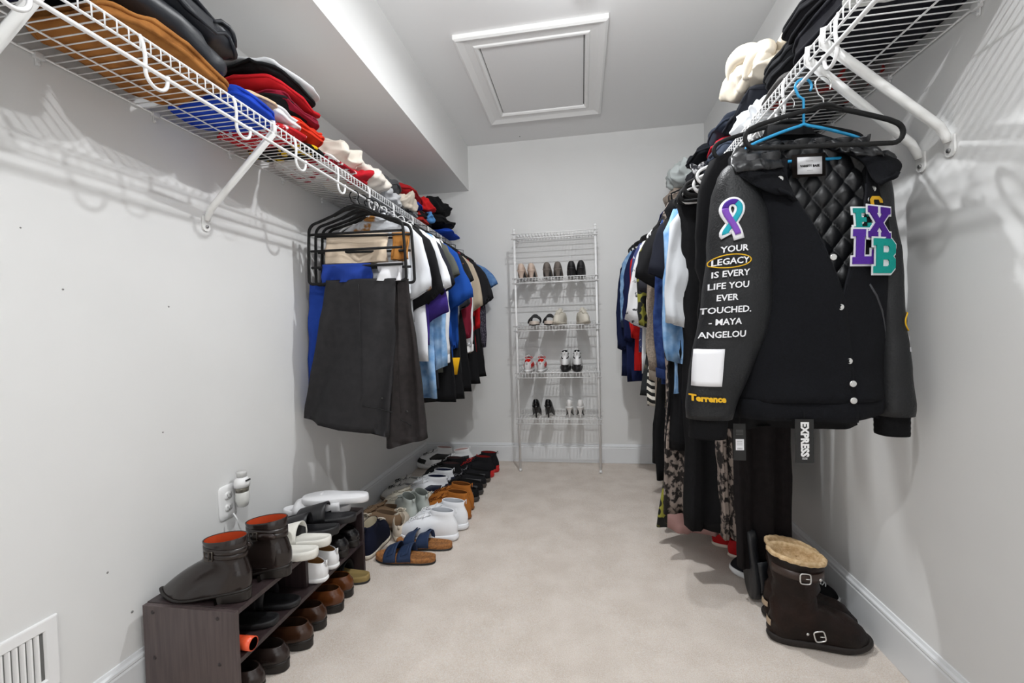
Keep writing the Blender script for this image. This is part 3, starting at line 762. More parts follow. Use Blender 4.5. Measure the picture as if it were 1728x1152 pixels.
c = dup(ub, 'farther dark brown sheepskin boot with steel buckles by the right wall'); at(c, (.628, 1.682, FL), -.02, 0, .04); c.scale = (.98, -1, .90)
# --- shoes on the white wire rack
RYF = RY-.012
def on_rack(o, x, z, rz=PI/2, dy=0.0): o.location = (x, RYF+dy, z+.003); o.rotation_euler = (0, 0, rz); return o
def rack_pair(fn, la, lb, x1, x2, z, rz=PI/2, dy=0.0, d=.0):
    o = fn(la); on_rack(o, x1, z, rz+d, dy)
    c = dup(o, lb); c.scale = (1, -1, 1); on_rack(c, x2, z, rz-d, dy)
rack_pair(lambda l: pump(l, '#c6b1a2', '#a89482', .055, stiletto=False, rough=.55, point=.3), 'left shoe of the nude pumps at the left of the rack', 'right shoe of the nude pumps at the left of the rack', -.438, -.362, TZ[1])
rack_pair(lambda l: pump(l, '#6d655f', '#4f4944', .055, stiletto=False, rough=.8, point=.5), 'left shoe of the taupe grey pumps on the rack', 'right shoe of the taupe grey pumps on the rack', -.245, -.165, TZ[1])
rack_pair(lambda l: pump(l, '#1b1a1c', '#c79a86', .055, stiletto=False, rough=.6, point=.4), 'left shoe of the black pumps on the upper rack tier', 'right shoe of the black pumps on the upper rack tier', -.065, .005, TZ[1])
def strappy(l):
    t = slide(l, '#d9d0c8', strapcol='#17171a', L=.23, W=.085, straps=1, sole_t=.03, rough=.6, footbed='#d6c8bc')
    c = np.linspace(0, PI, 14)
    MB().tube([(.03+.02*math.sin(q), -.036*math.cos(q), .03+.045*math.sin(q)**.6) for q in c], .006, 8, flat=.5).obj('ankle_strap', leather('#17171a'), t)
    return t
rack_pair(strappy, 'left black-strapped sandal with pale footbed on the third tier', 'right black-strapped sandal with pale footbed on the third tier', -.35, -.24, TZ[2], rz=-PI/2, dy=.215)
rack_pair(lambda l: sneaker(l, '#d5cfc2', '#cfc8ba', '#a89878', L=.235, W=.084, sole_t=.018, lace='#d9d3c6', tab=False), 'left cream lace-up flat on the third rack tier', 'right cream lace-up flat on the third rack tier', -.13, -.02, TZ[2], dy=.2, rz=-PI/2, d=-.25)
rack_pair(lambda l: sneaker(l, '#d9d6d6', '#e6e6e6', '#d8281f', L=.235, W=.082, sole_t=.02, lace='#d8281f', patches=[('side_panel', -2.3, -1.2, .2, .7, '#d8281f'), ('side_panel', 1.2, 2.3, .2, .7, '#d8281f')]), 'left red and grey trainer on the fourth rack tier', 'right red and grey trainer on the fourth rack tier', -.41, -.31, TZ[3], dy=.0)
rack_pair(lambda l: sneaker(l, '#e9e9e9', '#1c1c1e', '#1a1a1a', L=.24, W=.082, sole_t=.035, high=True, lace='#1a1a1a', rough=.4, patches=[('heel_panel', 2.2, 4.08, .0, .3, '#1c1c1e'), ('collar_panel', -3.1, 3.1, .85, .99, '#1c1c1e')]), 'left black and white high-top on the fourth rack tier', 'right black and white high-top on the fourth rack tier', -.13, -.04, TZ[3])
rack_pair(lambda l: pump(l, '#121214', '#2a2a2a', .09, rough=.15), 'left black patent stiletto on the bottom rack tier', 'right black patent stiletto on the bottom rack tier', -.352, -.262, TZ[4], d=.05)
rack_pair(lambda l: pump(l, '#e6e4e2', '#dad6d2', .085, L=.22, W=.066, rough=.35), 'left white high heel on the bottom rack tier', 'right white high heel on the bottom rack tier', -.105, -.025, TZ[4])
# ------------------------------------------------------------------ hangers
def hook_pts(rodr=.0055, drop=.055, s=1):
    r = rodr+.016; p = []
    for k in range(12):
        an = math.radians(-35+k*20); p.append((s*r*math.cos(an), 0, -(rodr*0)+(r*math.sin(an))-.016+.006))
    p += [(-s*r*.6, 0, -.034), (0, 0, -.044), (0, 0, -drop-.01)]
    return p
HANG = {}
def hanger(kind, label, x, y, z, rz=0, group=None):
    """origin on the rod axis; bar hangs below"""
    if kind in HANG: return at_(dup(HANG[kind], label, group=group), x, y, z, rz)
    t = thing('clothes_hanger', label, 'hanger', group=group)
    dz_ = -.050 if kind == 'blue' else 0
    col = {'velvet': BLACKV, 'white': mat('#e9e9e9', .3), 'blue': mat('#2b9bd0', .35), 'grey': mat('#77777a', .4)}[kind]
    MB().tube(hook_pts(drop=.055-dz_), .0019 if kind == 'velvet' else .0034, 8).obj('hook', CHROME if kind == 'velvet' else col, t)
    W_ = {'velvet': .215, 'white': .20, 'blue': .155, 'grey': .2}[kind]; r = {'velvet': .0062, 'white': .0055, 'blue': .0042, 'grey': .0045}[kind]
    zt, zb = -.062+dz_, -.162+dz_
    P = [(0, 0, zt)]
    for q in np.linspace(.08, .82, 9): P.append((W_*q, 0, zt-.050*q**1.25-.003))
    for k in range(9):
        an = math.radians(62-k*19); P.append((W_*.86+.028*math.cos(an), 0, zb+.026+.026*math.sin(an)))
    P += [(W_*.75, 0, zb)]
    Q = P+[(-a, b, c) for a, b, c in P[::-1][:-1]]
    MB().tube(Q, r, 8, loop=True).obj('frame', col, t)
    if kind == 'velvet': MB().tube([(-.05, 0, zt-.012), (-.02, 0, zt-.002), (0, 0, zt), (.02, 0, zt-.002), (.05, 0, zt-.012)], [.007, .011, .013, .011, .007], 8, flat=.5).obj('neck', col, t)
    HANG[kind] = t
    return at_(t, x, y, z, rz)
def at_(o, x, y, z, rz=0): o.location = (x, y, z); o.rotation_euler = (0, 0, rz); return o

# ------------------------------------------------------------------ hanging garments
NG = 44
AG = np.linspace(0, 2*PI, NG, endpoint=False)
def gring(cx, z, hw, th, yc=0, e=.55, ph=0, rip=0, nr=5):
    c, s = np.cos(AG), np.sin(AG)
    x = hw*np.sign(c)*np.abs(c)**e; y = th*np.sign(s)*np.abs(s)**.8
    y = y+rip*np.sin(nr*x/max(hw, .01)+ph)+rip*.5*np.sin(2.3*nr*x/max(hw, .01)+ph*1.7)
    return np.stack([cx+x, yc+y, np.full(NG, z)], 1)
def smooth01(x): x = np.clip(x, 0, 1); return x*x*(3-2*x)
def hang_top(name, label, cat, x, y, z, col, length=.72, hw=.235, sleeve='short', slen=None, th=.020, rz=0, m=None, sm=None, collar=True, ccol=None, seed=0, group=None, hemw=None, cuff=None, sh=.205, outs=1.0, strip=None, lean=0):
    r = np.random.RandomState(seed+100); ph = r.uniform(0, 6)
    t = thing(name, label, cat, (x, y, z), rz, group)
    M_ = m or cloth(col); hemw = hemw or hw
    zs = [0, -.006, -.018, -.032, -.048, -.062, -.078, -.10, -.14, -.19, -.26, -.34, -.42, -.5, -.58, -.66, -.74, -.82, -.9, -1.0, -1.1, -1.2, -1.3, -1.4, -1.5]
    zs = [q for q in zs if q > -length+.02]+[-length]
    shw = [(0, .055), (-.006, .068), (-.018, .10), (-.032, .135), (-.048, .165), (-.062, .188), (-.078, sh), (-.10, sh*.99), (-.14, sh*.95), (-.26, hw*.92)]
    R = []
    for q in zs:
        w_ = np.interp(-q, [-a for a, b in shw]+[max(length, .3)], [b for a, b in shw]+[hemw])
        k = smooth01((-q-.05)/.5)
        R.append(gring(0, q, w_, th*(.55+.45*smooth01(-q/.12)), 0, .55, ph+q*2.2, .015*k+.003, 4+seed % 3))
    R.append(gring(0, -length+.004, hemw*.96, th*.5, 0, .55, ph-length*2.2, .010, 4+seed % 3))
    b = MB().loft(R); b.v[0] = wob(b.v[0], 18, .006, seed, 3, (.6, .7, 0)); b.v[0] = wob(b.v[0], 60, .0012, seed+3, 1, (0, 1, .5))
    b.obj('body', M_, t)
    if sleeve != 'none':
        sl = slen or (.24 if sleeve == 'short' else .60)
        for s in (-1, 1):
            R = []; p2 = r.uniform(0, 6); o = outs*r.uniform(.75, 1.15)
            n = 7 if sleeve == 'short' else 14
            R.append(gring(s*(sh-.055), -.048, .03, .012, 0))
            for k in range(n):
                q = k/(n-1); zz = -.065-sl*q
                cx = s*(sh-.028+.055*o*math.sin(min(q*1.6, 1.3))+(.03*q*o if sleeve == 'short' else -.012*q))
                rx = np.interp(q, [0, .15, .5, 1], [.045, .075, .08 if sleeve == 'short' else .062, .085 if sleeve == 'short' else .048])
                ry = .021 if sleeve == 'short' else np.interp(q, [0, .5, 1], [.020, .024, .018])
                g_ = gring(cx, zz, rx, ry, .006*math.sin(3*q+p2), .75, p2+q*3, .007*q+.002, 3); g_[:, 2] += (.55 if sleeve == 'short' else .3)*q*s*(g_[:, 0]-cx); R.append(g_)
            L_ = R[-1]; cen = L_.mean(0); R.append(cen+(L_-cen)*.9+np.array([0, 0, .003])); R.append(cen+(L_-cen)*.86+np.array([0, 0, .02]))
            b = MB().loft(R); b.v[0] = wob(b.v[0], 26, .009, seed+7+s, 3, (.7, .8, .3)); b.v[0] = wob(b.v[0], 85, .0018, seed+2, 2)
            b.obj('sleeve', sm or M_, t)
            if cuff:
                C_ = [cen+(L_-cen)*g+np.array([0, 0, dz]) for g, dz in ((1.02, .012), (1.05, .01), (1.04, -.03), (1.0, -.034), (.9, -.03))]
                MB().loft(C_).obj('cuff', cloth(cuff), t)
    if collar:
        cm = cloth(ccol) if ccol else M_
        c, s = np.cos(AG), np.sin(AG); R = []
        for g, dz, yy in ((.060, -.016, 0), (.056, .004, 0), (.052, .020, .0), (.058, .022, 0), (.068, .0, -.004), (.074, -.014, -.004)):
            R.append(np.stack([g*c, (.026+.004)*s*g/.058+yy, dz+.010*s], 1))
        b = MB().loft(R, c0=False, c1=False); b.v[0] = wob(b.v[0], 40, .002, seed, 2); b.obj('collar', cm, t)
    if strip:   # front button band
        G = []
        for q in np.linspace(-.02, -length+.01, 22):
            ww = np.interp(-q, [-a for a, b in shw]+[max(length, .3)], [b for a, b in shw]+[hemw])
            k = smooth01((-q-.05)/.5); yy = -th*(.55+.45*smooth01(-q/.12))-.011*k-.006
            G.append([(dx, yy, q) for dx in (-.016, 0, .016)])
        MB().grid(G, .002).obj('button_band', cloth(strip), t)
    return t
def hang_long(name, label, cat, x, y, z, col, length, w0=.12, w1=.19, th=.028, rz=0, m=None, seed=0, top=.0, nf=7, group=None, x_off=0):
    """dress or skirt: narrow top, fluted lower part"""
    t = thing(name, label, cat, (x, y, z), rz, group); r = np.random.RandomState(seed); ph = r.uniform(0, 6); R = []
    for q in np.linspace(0, 1, 26):
        w_ = np.interp(q, [0, .02, .06, .25, .4, 1], [.06+top, .10+top, w0, w0*.93, w0*1.02, w1]); k = smooth01((q-.2)/.6)
        R.append(gring(0, -length*q, w_, th*(.6+.5*k), 0, .7, ph+q*1.2, .014*k+.002, nf))
    L_ = R[-1]; cen = L_.mean(0); R.append(cen+(L_-cen)*np.array([.97, .8, 1])+np.array([0, 0, .004]))
    b = MB().loft(R); b.v[0] = wob(b.v[0], 12, .008, seed, 3, (.8, .6, 0)); b.obj('body', m or cloth(col), t)
    for s in (-1, 1): MB().tube([(s*(.05+top), 0, -.01), (s*(.05+top)*1.05, 0, .03), (s*.03, 0, .045)], .004, 6, flat=.5).obj('strap', m or cloth(col), t)
    return t
def trousers(label, x, y, z, col, width, drop, th=.012, rz=0, m=None, seed=0, taper=0.0, pocket=False, x0=None, hemdrop=0.0, twist=0.0, shift=0.0):
    """folded over a hanger bar; origin at the bar"""
    t = thing('trousers', label, 'trousers', (x, y, z), rz); r = np.random.RandomState(seed); ph = r.uniform(0, 6); R = []
    M_ = m or cloth(col)
    for q in (-.012, -.009, 0, .02, .05, .1, .18, .26, .34, .42, .5, .58, .66, .74, .82, .9, .96, 1.0):
        k = max(q, 0); zz = -drop*k if q >= 0 else -q
        w_ = width/2*(1+taper*k); tt = {(-.012): .003, (-.009): .008}.get(q, .0095+(th-.0095)*smooth01(k*2)+.010*k)
        g = gring(shift*k**1.2, zz, w_, tt, 0, .35, ph+k*1.6, .026*smooth01(k*1.5), 4)
        g[:, 2] -= hemdrop*k*((g[:, 0]-shift*k**1.2)/w_)
        R.append(g)
    b = MB().loft(R); b.v[0] = wob(b.v[0], 13, .014, seed, 3, (.3, .9, .0)); b.v[0] = wob(b.v[0], 35, .0035, seed+1, 2, (.3, 1, .3)); bo = b.obj('legs', M_, t)
    V = b.v[0]
    # crease line of the folded leg edge and seam
    def fy(xx, zz):
        d = (V[:, 0]-xx)**2+(V[:, 2]-zz)**2+np.where(V[:, 1] > .002, 1, 0); i = np.argsort(d)[:3]; return V[i, 1].min()
    if pocket:
        pts = [(xx, fy(xx, -drop*.84-.012*i*.3)-.003, -drop*.84-.006*i) for i, xx in enumerate(np.linspace(0, width*.42, 7))]
        MB().tube(pts, .0025, 6).obj('pocket_welt', leather('#0e0e0f', rough=.8), t)
        pts = [(.0+width*.02*math.sin(k_), fy(.0, -drop*k_)-.002, -drop*k_) for k_ in np.linspace(.02, .8, 16)]
        MB().tube(pts, .0022, 6).obj('crease', M_, t)
        MB().tube([(width*.26, fy(width*.26, -drop*.8)-.004, -drop*.8), (width*.26, fy(width*.26, -drop*.8)-.007, -drop*.8)], .006, 10).obj('button', mat('#222222', .4), t)
    return t
def tier_hanger(label, x, y, z, rz=0, W_=.235, bars=4):
    if 'tier' in HANG: return at_(dup(HANG['tier'], label), x, y, z, rz)
    t = thing('trouser_hanger', label, 'hanger')
    MB().tube(hook_pts(), .0028, 8).obj('hook', BLACKV, t)
    P = [(0, 0, -.052), (.045, 0, -.064), (.10, 0, -.094), (.15, 0, -.113), (.185, 0, -.125)]
    for k in range(6):
        an = math.radians(80-k*15); P.append((.180+.045*math.cos(an), 0, -.170+.045*math.sin(an)))
    P += [(.228, 0, -.22), (.232, 0, -.32)]
    for k in range(5):
        an = math.radians(-5-k*20); P.append((.216+.017*math.cos(an), 0, -.388+.017*math.sin(an)))
    P += [(.19, 0, -.405)]
    MB().tube(P+[(-a, b, c) for a, b, c in P[::-1][:-1]], .0068, 8, loop=True).obj('frame', BLACKV, t)
    MB().tube([(-.10, 0, -.10), (-.05, 0, -.075), (0, 0, -.062), (.05, 0, -.075), (.10, 0, -.10)], [.007, .012, .018, .012, .007], 8, flat=.4).obj('neck', BLACKV, t)
    br = MB().tube([(-.218, 0, -.178), (.218, 0, -.178)], .006, 8).obj('bar', BLACKV, t)
    for k in range(1, bars-1):
        c = br.copy(); COL.objects.link(c); c.location.z = -.076*k
    HANG['tier'] = t
    return at_(t, x, y, z, rz)

# ------------------------------------------------------------------ folded and crumpled clothes
def folded(label, x, y, z, sx, sy, sz, col, seed=0, rz=0, m=None, name='folded_clothes', layers=3, crump=.012, e=.4, sag=0.0, tiltx=0, tilty=0, cat='clothes', accent=None, group=None):
    """origin at the underside centre; half sizes sx, sy, full height sz"""
    t = thing(name, label, cat, (x, y, z), rz, group, tiltx, tilty)
    NU, NV = 56, 22; U = np.linspace(0, 2*PI, NU, endpoint=False)
    def sp(c, p): return np.sign(c)*np.abs(c)**p
    R = []
    for v in np.linspace(-PI/2, PI/2, NV):
        cv = abs(math.cos(v))**(e+.15)+1e-4; zz = sz/2*(1+sp(math.sin(v), .75))
        gro = 1-.035*abs(math.sin(zz/sz*PI*layers))**.4 if 0 < zz < sz else 1
        R.append(np.stack([sx*cv*gro*sp(np.cos(U), e), sy*cv*gro*sp(np.sin(U), e), np.full(NU, zz)], 1))
    b = MB().loft(R, c0=False, c1=False); V = b.v[0]
    V2 = wob(V, 22, crump, seed, 3, (.8, .8, .9)); V2 = wob(V2, 75, crump*.22, seed+5, 2)
    k = np.clip(V[:, 2]/(sz*.35), 0, 1)[:, None]; V = V*(1-k)+V2*k
    V[:, 2] = np.maximum(V[:, 2], 0)
    if sag: V[:, 2] += sag*(V[:, 0]/sx)*k[:, 0]
    b.v[0] = V; M_ = m or cloth(col); b.obj('fabric', M_, t)
    # fold lines: each layer's rolled edge shows as a raised bead round the stack
    for L_ in range(1, layers):
        zz = sz*L_/layers; pts = []
        for u in np.linspace(0, 2*PI, 36, endpoint=False):
            cv = abs(math.cos(math.asin(min(1, abs(2*zz/sz-1))**(1/.75))))**(e+.15)
            pts.append((sx*cv*sp(math.cos(u), e)*.985, sy*cv*sp(math.sin(u), e)*.985, zz))
        P = np.array(pts); P2 = wob(P, 22, crump, seed, 3, (.8, .8, .9)); kk = np.clip(P[:, 2]/(sz*.35), 0, 1)[:, None]
        P = P*(1-kk)+P2*kk; P[:, 2] = np.maximum(P[:, 2], .004)+(sag*P[:, 0]/sx*kk[:, 0] if sag else 0)
        MB().tube(P, min(.006, sz/layers*.3), 6, loop=True).obj('fold_edge', (cloth(accent) if accent else M_), t)
    return t
def crumpled(label, x, y, z, sx, sy, sz, col, seed=0, rz=0, m=None, name='crumpled_clothes', cat='clothes', amp=.03, tilty=0, tiltx=0):
    t = thing(name, label, cat, (x, y, z), rz, None, tiltx, tilty)
    NU, NV = 90, 44; U = np.linspace(0, 2*PI, NU, endpoint=False); R = []
    for v in np.linspace(-PI/2, PI/2, NV):
        cv = abs(math.cos(v))**.6+1e-4
        R.append(np.stack([sx*cv*np.sign(np.cos(U))*np.abs(np.cos(U))**.7, sy*cv*np.sign(np.sin(U))*np.abs(np.sin(U))**.7, np.full(NU, sz/2*(1+np.sign(math.sin(v))*abs(math.sin(v))**.8))], 1))
    b = MB().loft(R, c0=False, c1=False); V = b.v[0]; r = np.random.RandomState(seed)
    n = V-np.array([0, 0, sz*.35]); n /= np.linalg.norm(n, axis=1)[:, None]
    dsp = np.zeros(len(V)); W_ = V+.0
    for k in range(6):
        d = r.normal(size=3); d /= np.linalg.norm(d); f = r.uniform(28, 60)*(1+.35*k)
        ph = (W_@d)*f+r.uniform(0, 6)+1.8*np.sin((W_@r.normal(size=3))*16+r.uniform(0, 6))
        dsp += (1-2*np.abs(np.sin(ph/2)))*amp/(1.5+k)
    kz = np.clip(V[:, 2]/(sz*.3), 0, 1)
    V = V+n*(dsp*kz)[:, None]; V[:, 2] = np.maximum(V[:, 2], 0); b.v[0] = V
    b.obj('fabric', m or cloth(col), t)
    return t
RZL, RZR = SZL-.068, SZR-.068
CXL, CXR = SXL, SXR
# ---- tiered trouser hangers and trousers at the near end of the left rod
for i, (y, rz, lab) in enumerate(((1.865, .05, 'front black tiered trouser hanger with four bars'), (1.93, .16, 'second black tiered trouser hanger behind the front one'),
        (1.985, .24, 'third black tiered trouser hanger in the cluster'), (2.03, .30, 'rearmost black tiered trouser hanger in the cluster'))):
    tier_hanger(lab, CXL-.01+.006*i, y, RZL, rz)
z0 = RZL
BK = cloth('#29282a', '#222123', mscale=30, bump=.3, bscale=600, rough=.7, spec=.3)
trousers('black pressed dress trousers on the lowest bar of the front hanger', -.985, 1.845, z0-.405, '#2b2b2d', .325, .665, .018, .05, BK, 3, taper=.27, pocket=True, hemdrop=.045, shift=-.10)
trousers('dark brown-grey trousers hanging at the aisle end of the hangers', -.845, 1.94, z0-.40, '#332f2f', .10, .76, .024, .25, cloth('#322e2e', '#2b2828'), 8, taper=1.0, pocket=True, shift=.02, hemdrop=-.02)
trousers('royal blue trousers hanging by the wall beside the black pair', -1.205, 1.925, z0-.405, '#2646a0', .15, .60, .016, .05, cloth('#24439a', '#213f92'), 5, taper=.2, shift=-.02)
trousers('darker blue trousers folded over the second hanger', -1.15, 2.0, z0-.33, '#1d3070', .16, .50, .014, .2, cloth('#1f3478', '#1a2c66'), 12, taper=.2)
trousers('short fold of cream chinos on the top bar', -1.04, 1.935, z0-.178, '#d8c6b0', .30, .13, .012, .16, None, 7)
trousers('tan corduroys folded on the top bar beside the cream chinos', -.835, 1.965, z0-.178, '#b27a3e', .085, .12, .012, .16, None, 9)
trousers('white trousers folded on the middle bar', -.93, 1.987, z0-.254, '#dfe2e6', .24, .20, .012, .2, None, 10)
trousers('cream and rust trousers folded over the third hanger', -1.12, 1.99, z0-.254, '#d5c8b6', .16, .11, .012, .2, None, 11)
trousers('rust orange trousers tight against the left wall', -1.205, 2.055, z0-.22, '#9c4a24', .06, .34, .016, .25, None, 13)
trousers('blue cotton trousers folded on the third bar of the front hanger', -1.06, 1.872, z0-.330, '#243f92', .24, .075, .010, .05, None, 14)
trousers('pale grey trousers folded on the third bar beside the blue ones', -.865, 1.885, z0-.330, '#d9d9dc', .12, .075, .010, .05, None, 15)
STR = mat('#3d3f46', .9, hex2='#8b8d94', pattern='stripe', wscale=26, mthr=(.80, .9), bump=.2)
SPECK = mat('#23222f', .95, hex2='#6c6673', mscale=160, mthr=(.5, .62), bump=.3)
DEN = cloth('#6f9bcb', '#9fc0e2', mscale=22); DENL = cloth('#5f83ad', '#8aa9c8', mscale=30, bump=.5); DENB = cloth('#3f68a0', '#6487b5', mscale=30)
# y, name, label, cat, colour, kwargs, hanger
LEFT = [
 (2.045, 'shirt', 'white and tan shirt just behind the tiered trouser hangers', 'shirt', '#e4e6ea', dict(sleeve='short', slen=.34, length=.6, outs=.65, hw=.19, sh=.185, m=cloth('#dcdfe4', '#b07a40', mscale=5, mthr=(.60, .62))), 'white'),
 (2.095, 'jacket', 'black jacket between the two pale shirts near the trouser hangers', 'jacket', '#1a1a1c', dict(length=.52, sleeve='short', slen=.36, hw=.20, outs=1.0, sh=.20), 'velvet'),
 (2.13, 'shirt', 'white short-sleeved shirt in front of the purple polo', 'shirt', '#e9ebf0', dict(sleeve='short', slen=.32, outs=1.25), 'white'),
 (2.175, 'polo_shirt', 'dark purple polo shirt on the left rod', 'shirt', '#3b2a78', dict(sleeve='short', slen=.45, length=.64, hw=.24), 'grey'),
 (2.225, 'denim_shirt', 'light blue denim shirt hanging low on the left rod', 'shirt', '#7aa6d6', dict(m=DEN, sleeve='long', slen=.70, length=.92, outs=1.7, hw=.25), 'white'),
 (2.275, 't_shirt', 'charcoal t-shirt between light denim and white long sleeve', 'shirt', '#2c2d33', dict(length=.88, sleeve='short', slen=.3), 'velvet'),
 (2.325, 'shirt', 'white long-sleeved shirt with cuffs on the left rod', 'shirt', '#e8e8ea', dict(sleeve='long', slen=.66, length=.7, cuff='#dcdcde'), 'white'),
 (2.38, 'shirt', 'dark sage and grey shirt hidden behind the white sleeve', 'shirt', '#5b5d57', dict(length=.8, sleeve='short'), 'grey'),
 (2.44, 'polo_shirt', 'bright royal blue polo, nearer of the two royal blue tops', 'shirt', '#1c4a9c', dict(sleeve='short', slen=.36, outs=1.2, length=.66, hw=.24), 'white'),
 (2.50, 'sweatshirt', 'royal blue top hanging lower behind the royal polo', 'shirt', '#17438f', dict(sleeve='long', slen=.62, length=.82, hw=.25), 'white'),
 (2.56, 'shirt', 'grey pinstriped shirt on the left rod', 'shirt', '#55575e', dict(m=STR, sleeve='long', slen=.5, length=.82, outs=1.1), 'velvet'),
 (2.62, 't_shirt', 'black graphic t-shirt with orange and blue print', 'shirt', '#17181b', dict(length=.86, hw=.26, m=mat('#17181b', .9, hex2='#b0704a', mscale=30, mthr=(.66, .72))), 'velvet'),
 (2.68, 'shirt', 'slate grey shirt just before the burgundy one', 'shirt', '#4a4d55', dict(sleeve='short', slen=.38, length=.74), 'grey'),
 (2.75, 'shirt', 'burgundy long-sleeved shirt with buttons', 'shirt', '#7c1f33', dict(sleeve='long', slen=.56, length=.88, outs=1.2, hw=.25, strip='#6a182a'), 'white'),
 (2.82, 'dress_shirt', 'white dress shirt beyond the burgundy shirt', 'shirt', '#e6e7ea', dict(sleeve='long', slen=.62, length=.82, outs=1.3, cuff='#f0f0f0'), 'white'),
 (2.89, 'polo_shirt', 'beige polo shirt toward the back of the left rod', 'shirt', '#b5a794', dict(sleeve='short', slen=.38, outs=1.4, hw=.25), 'velvet'),
 (2.96, 'track_jacket', 'black track jacket with red panels on the left rod', 'jacket', '#1a1a1d', dict(sleeve='long', sm=cloth('#b01f26', '#17171a', mscale=6, mthr=(.48, .52)), length=.7, outs=1.3), 'velvet'),
 (3.03, 'shirt', 'red shirt near the back of the left rod', 'shirt', '#b3141c', dict(sleeve='long', slen=.5, outs=1.5, hw=.26), 'velvet'),
 (3.10, 'shirt', 'black shirt with open collar near the back wall', 'shirt', '#232326', dict(sleeve='short', slen=.32, length=.85, outs=1.4, hw=.26), 'velvet'),
 (3.18, 'sweater', 'speckled dark navy sweater near the back wall', 'sweater', '#23222f', dict(m=SPECK, sleeve='long', slen=.64, length=.82, outs=1.6, hw=.27), 'velvet'),
 (3.26, 'denim_shirt', 'mid blue denim shirt at the far end of the left rod', 'shirt', '#3f6fae', dict(m=DENB, sleeve='short', slen=.2, outs=1.4, hw=.25, length=.6), 'white'),
]
for i, (y, nm, lab, cat, col, kw, hk) in enumerate(LEFT):
    rz = random.uniform(-.10, .10)-.04; x = CXL+random.uniform(-.008, .02)
    hang_top(nm, lab, cat, x, y, RZL-.068, col, seed=i+1, rz=rz, **kw)
    hanger(hk, {'velvet': 'black', 'white': 'white', 'grey': 'grey'}[hk]+' hanger of the '+lab.split(' on the')[0].split(',')[0], x, y+.0, RZL, rz)
for i, (y, ln, lab, acc) in enumerate(((2.36, .96, 'long black skirt hem hanging low behind the denim', None), (2.52, .97, 'black garment with yellow patch hanging low on the left rod', '#dca61c'), (2.70, .95, 'black long coat hanging low behind the burgundy shirt', None), (2.92, .93, 'black wool skirt hanging low under the beige polo', None), (3.12, .90, 'black pleated skirt hanging low near the back wall', None))):
    g = hang_long('long_coat' if i == 2 else 'long_skirt', lab, 'coat' if i == 2 else 'skirt', CXL+.05, y, RZL-.075, '#151517', ln, .19, .25, .026, 0, None, 40+i, .05)
    if acc:
        MB().poly([(.02, -.84), (.05, -.72), (.24, -.72), (.22, -.82), (.12, -.82), (.10, -.845)], -.055, -.045).obj('yellow_patch', cloth(acc), g)

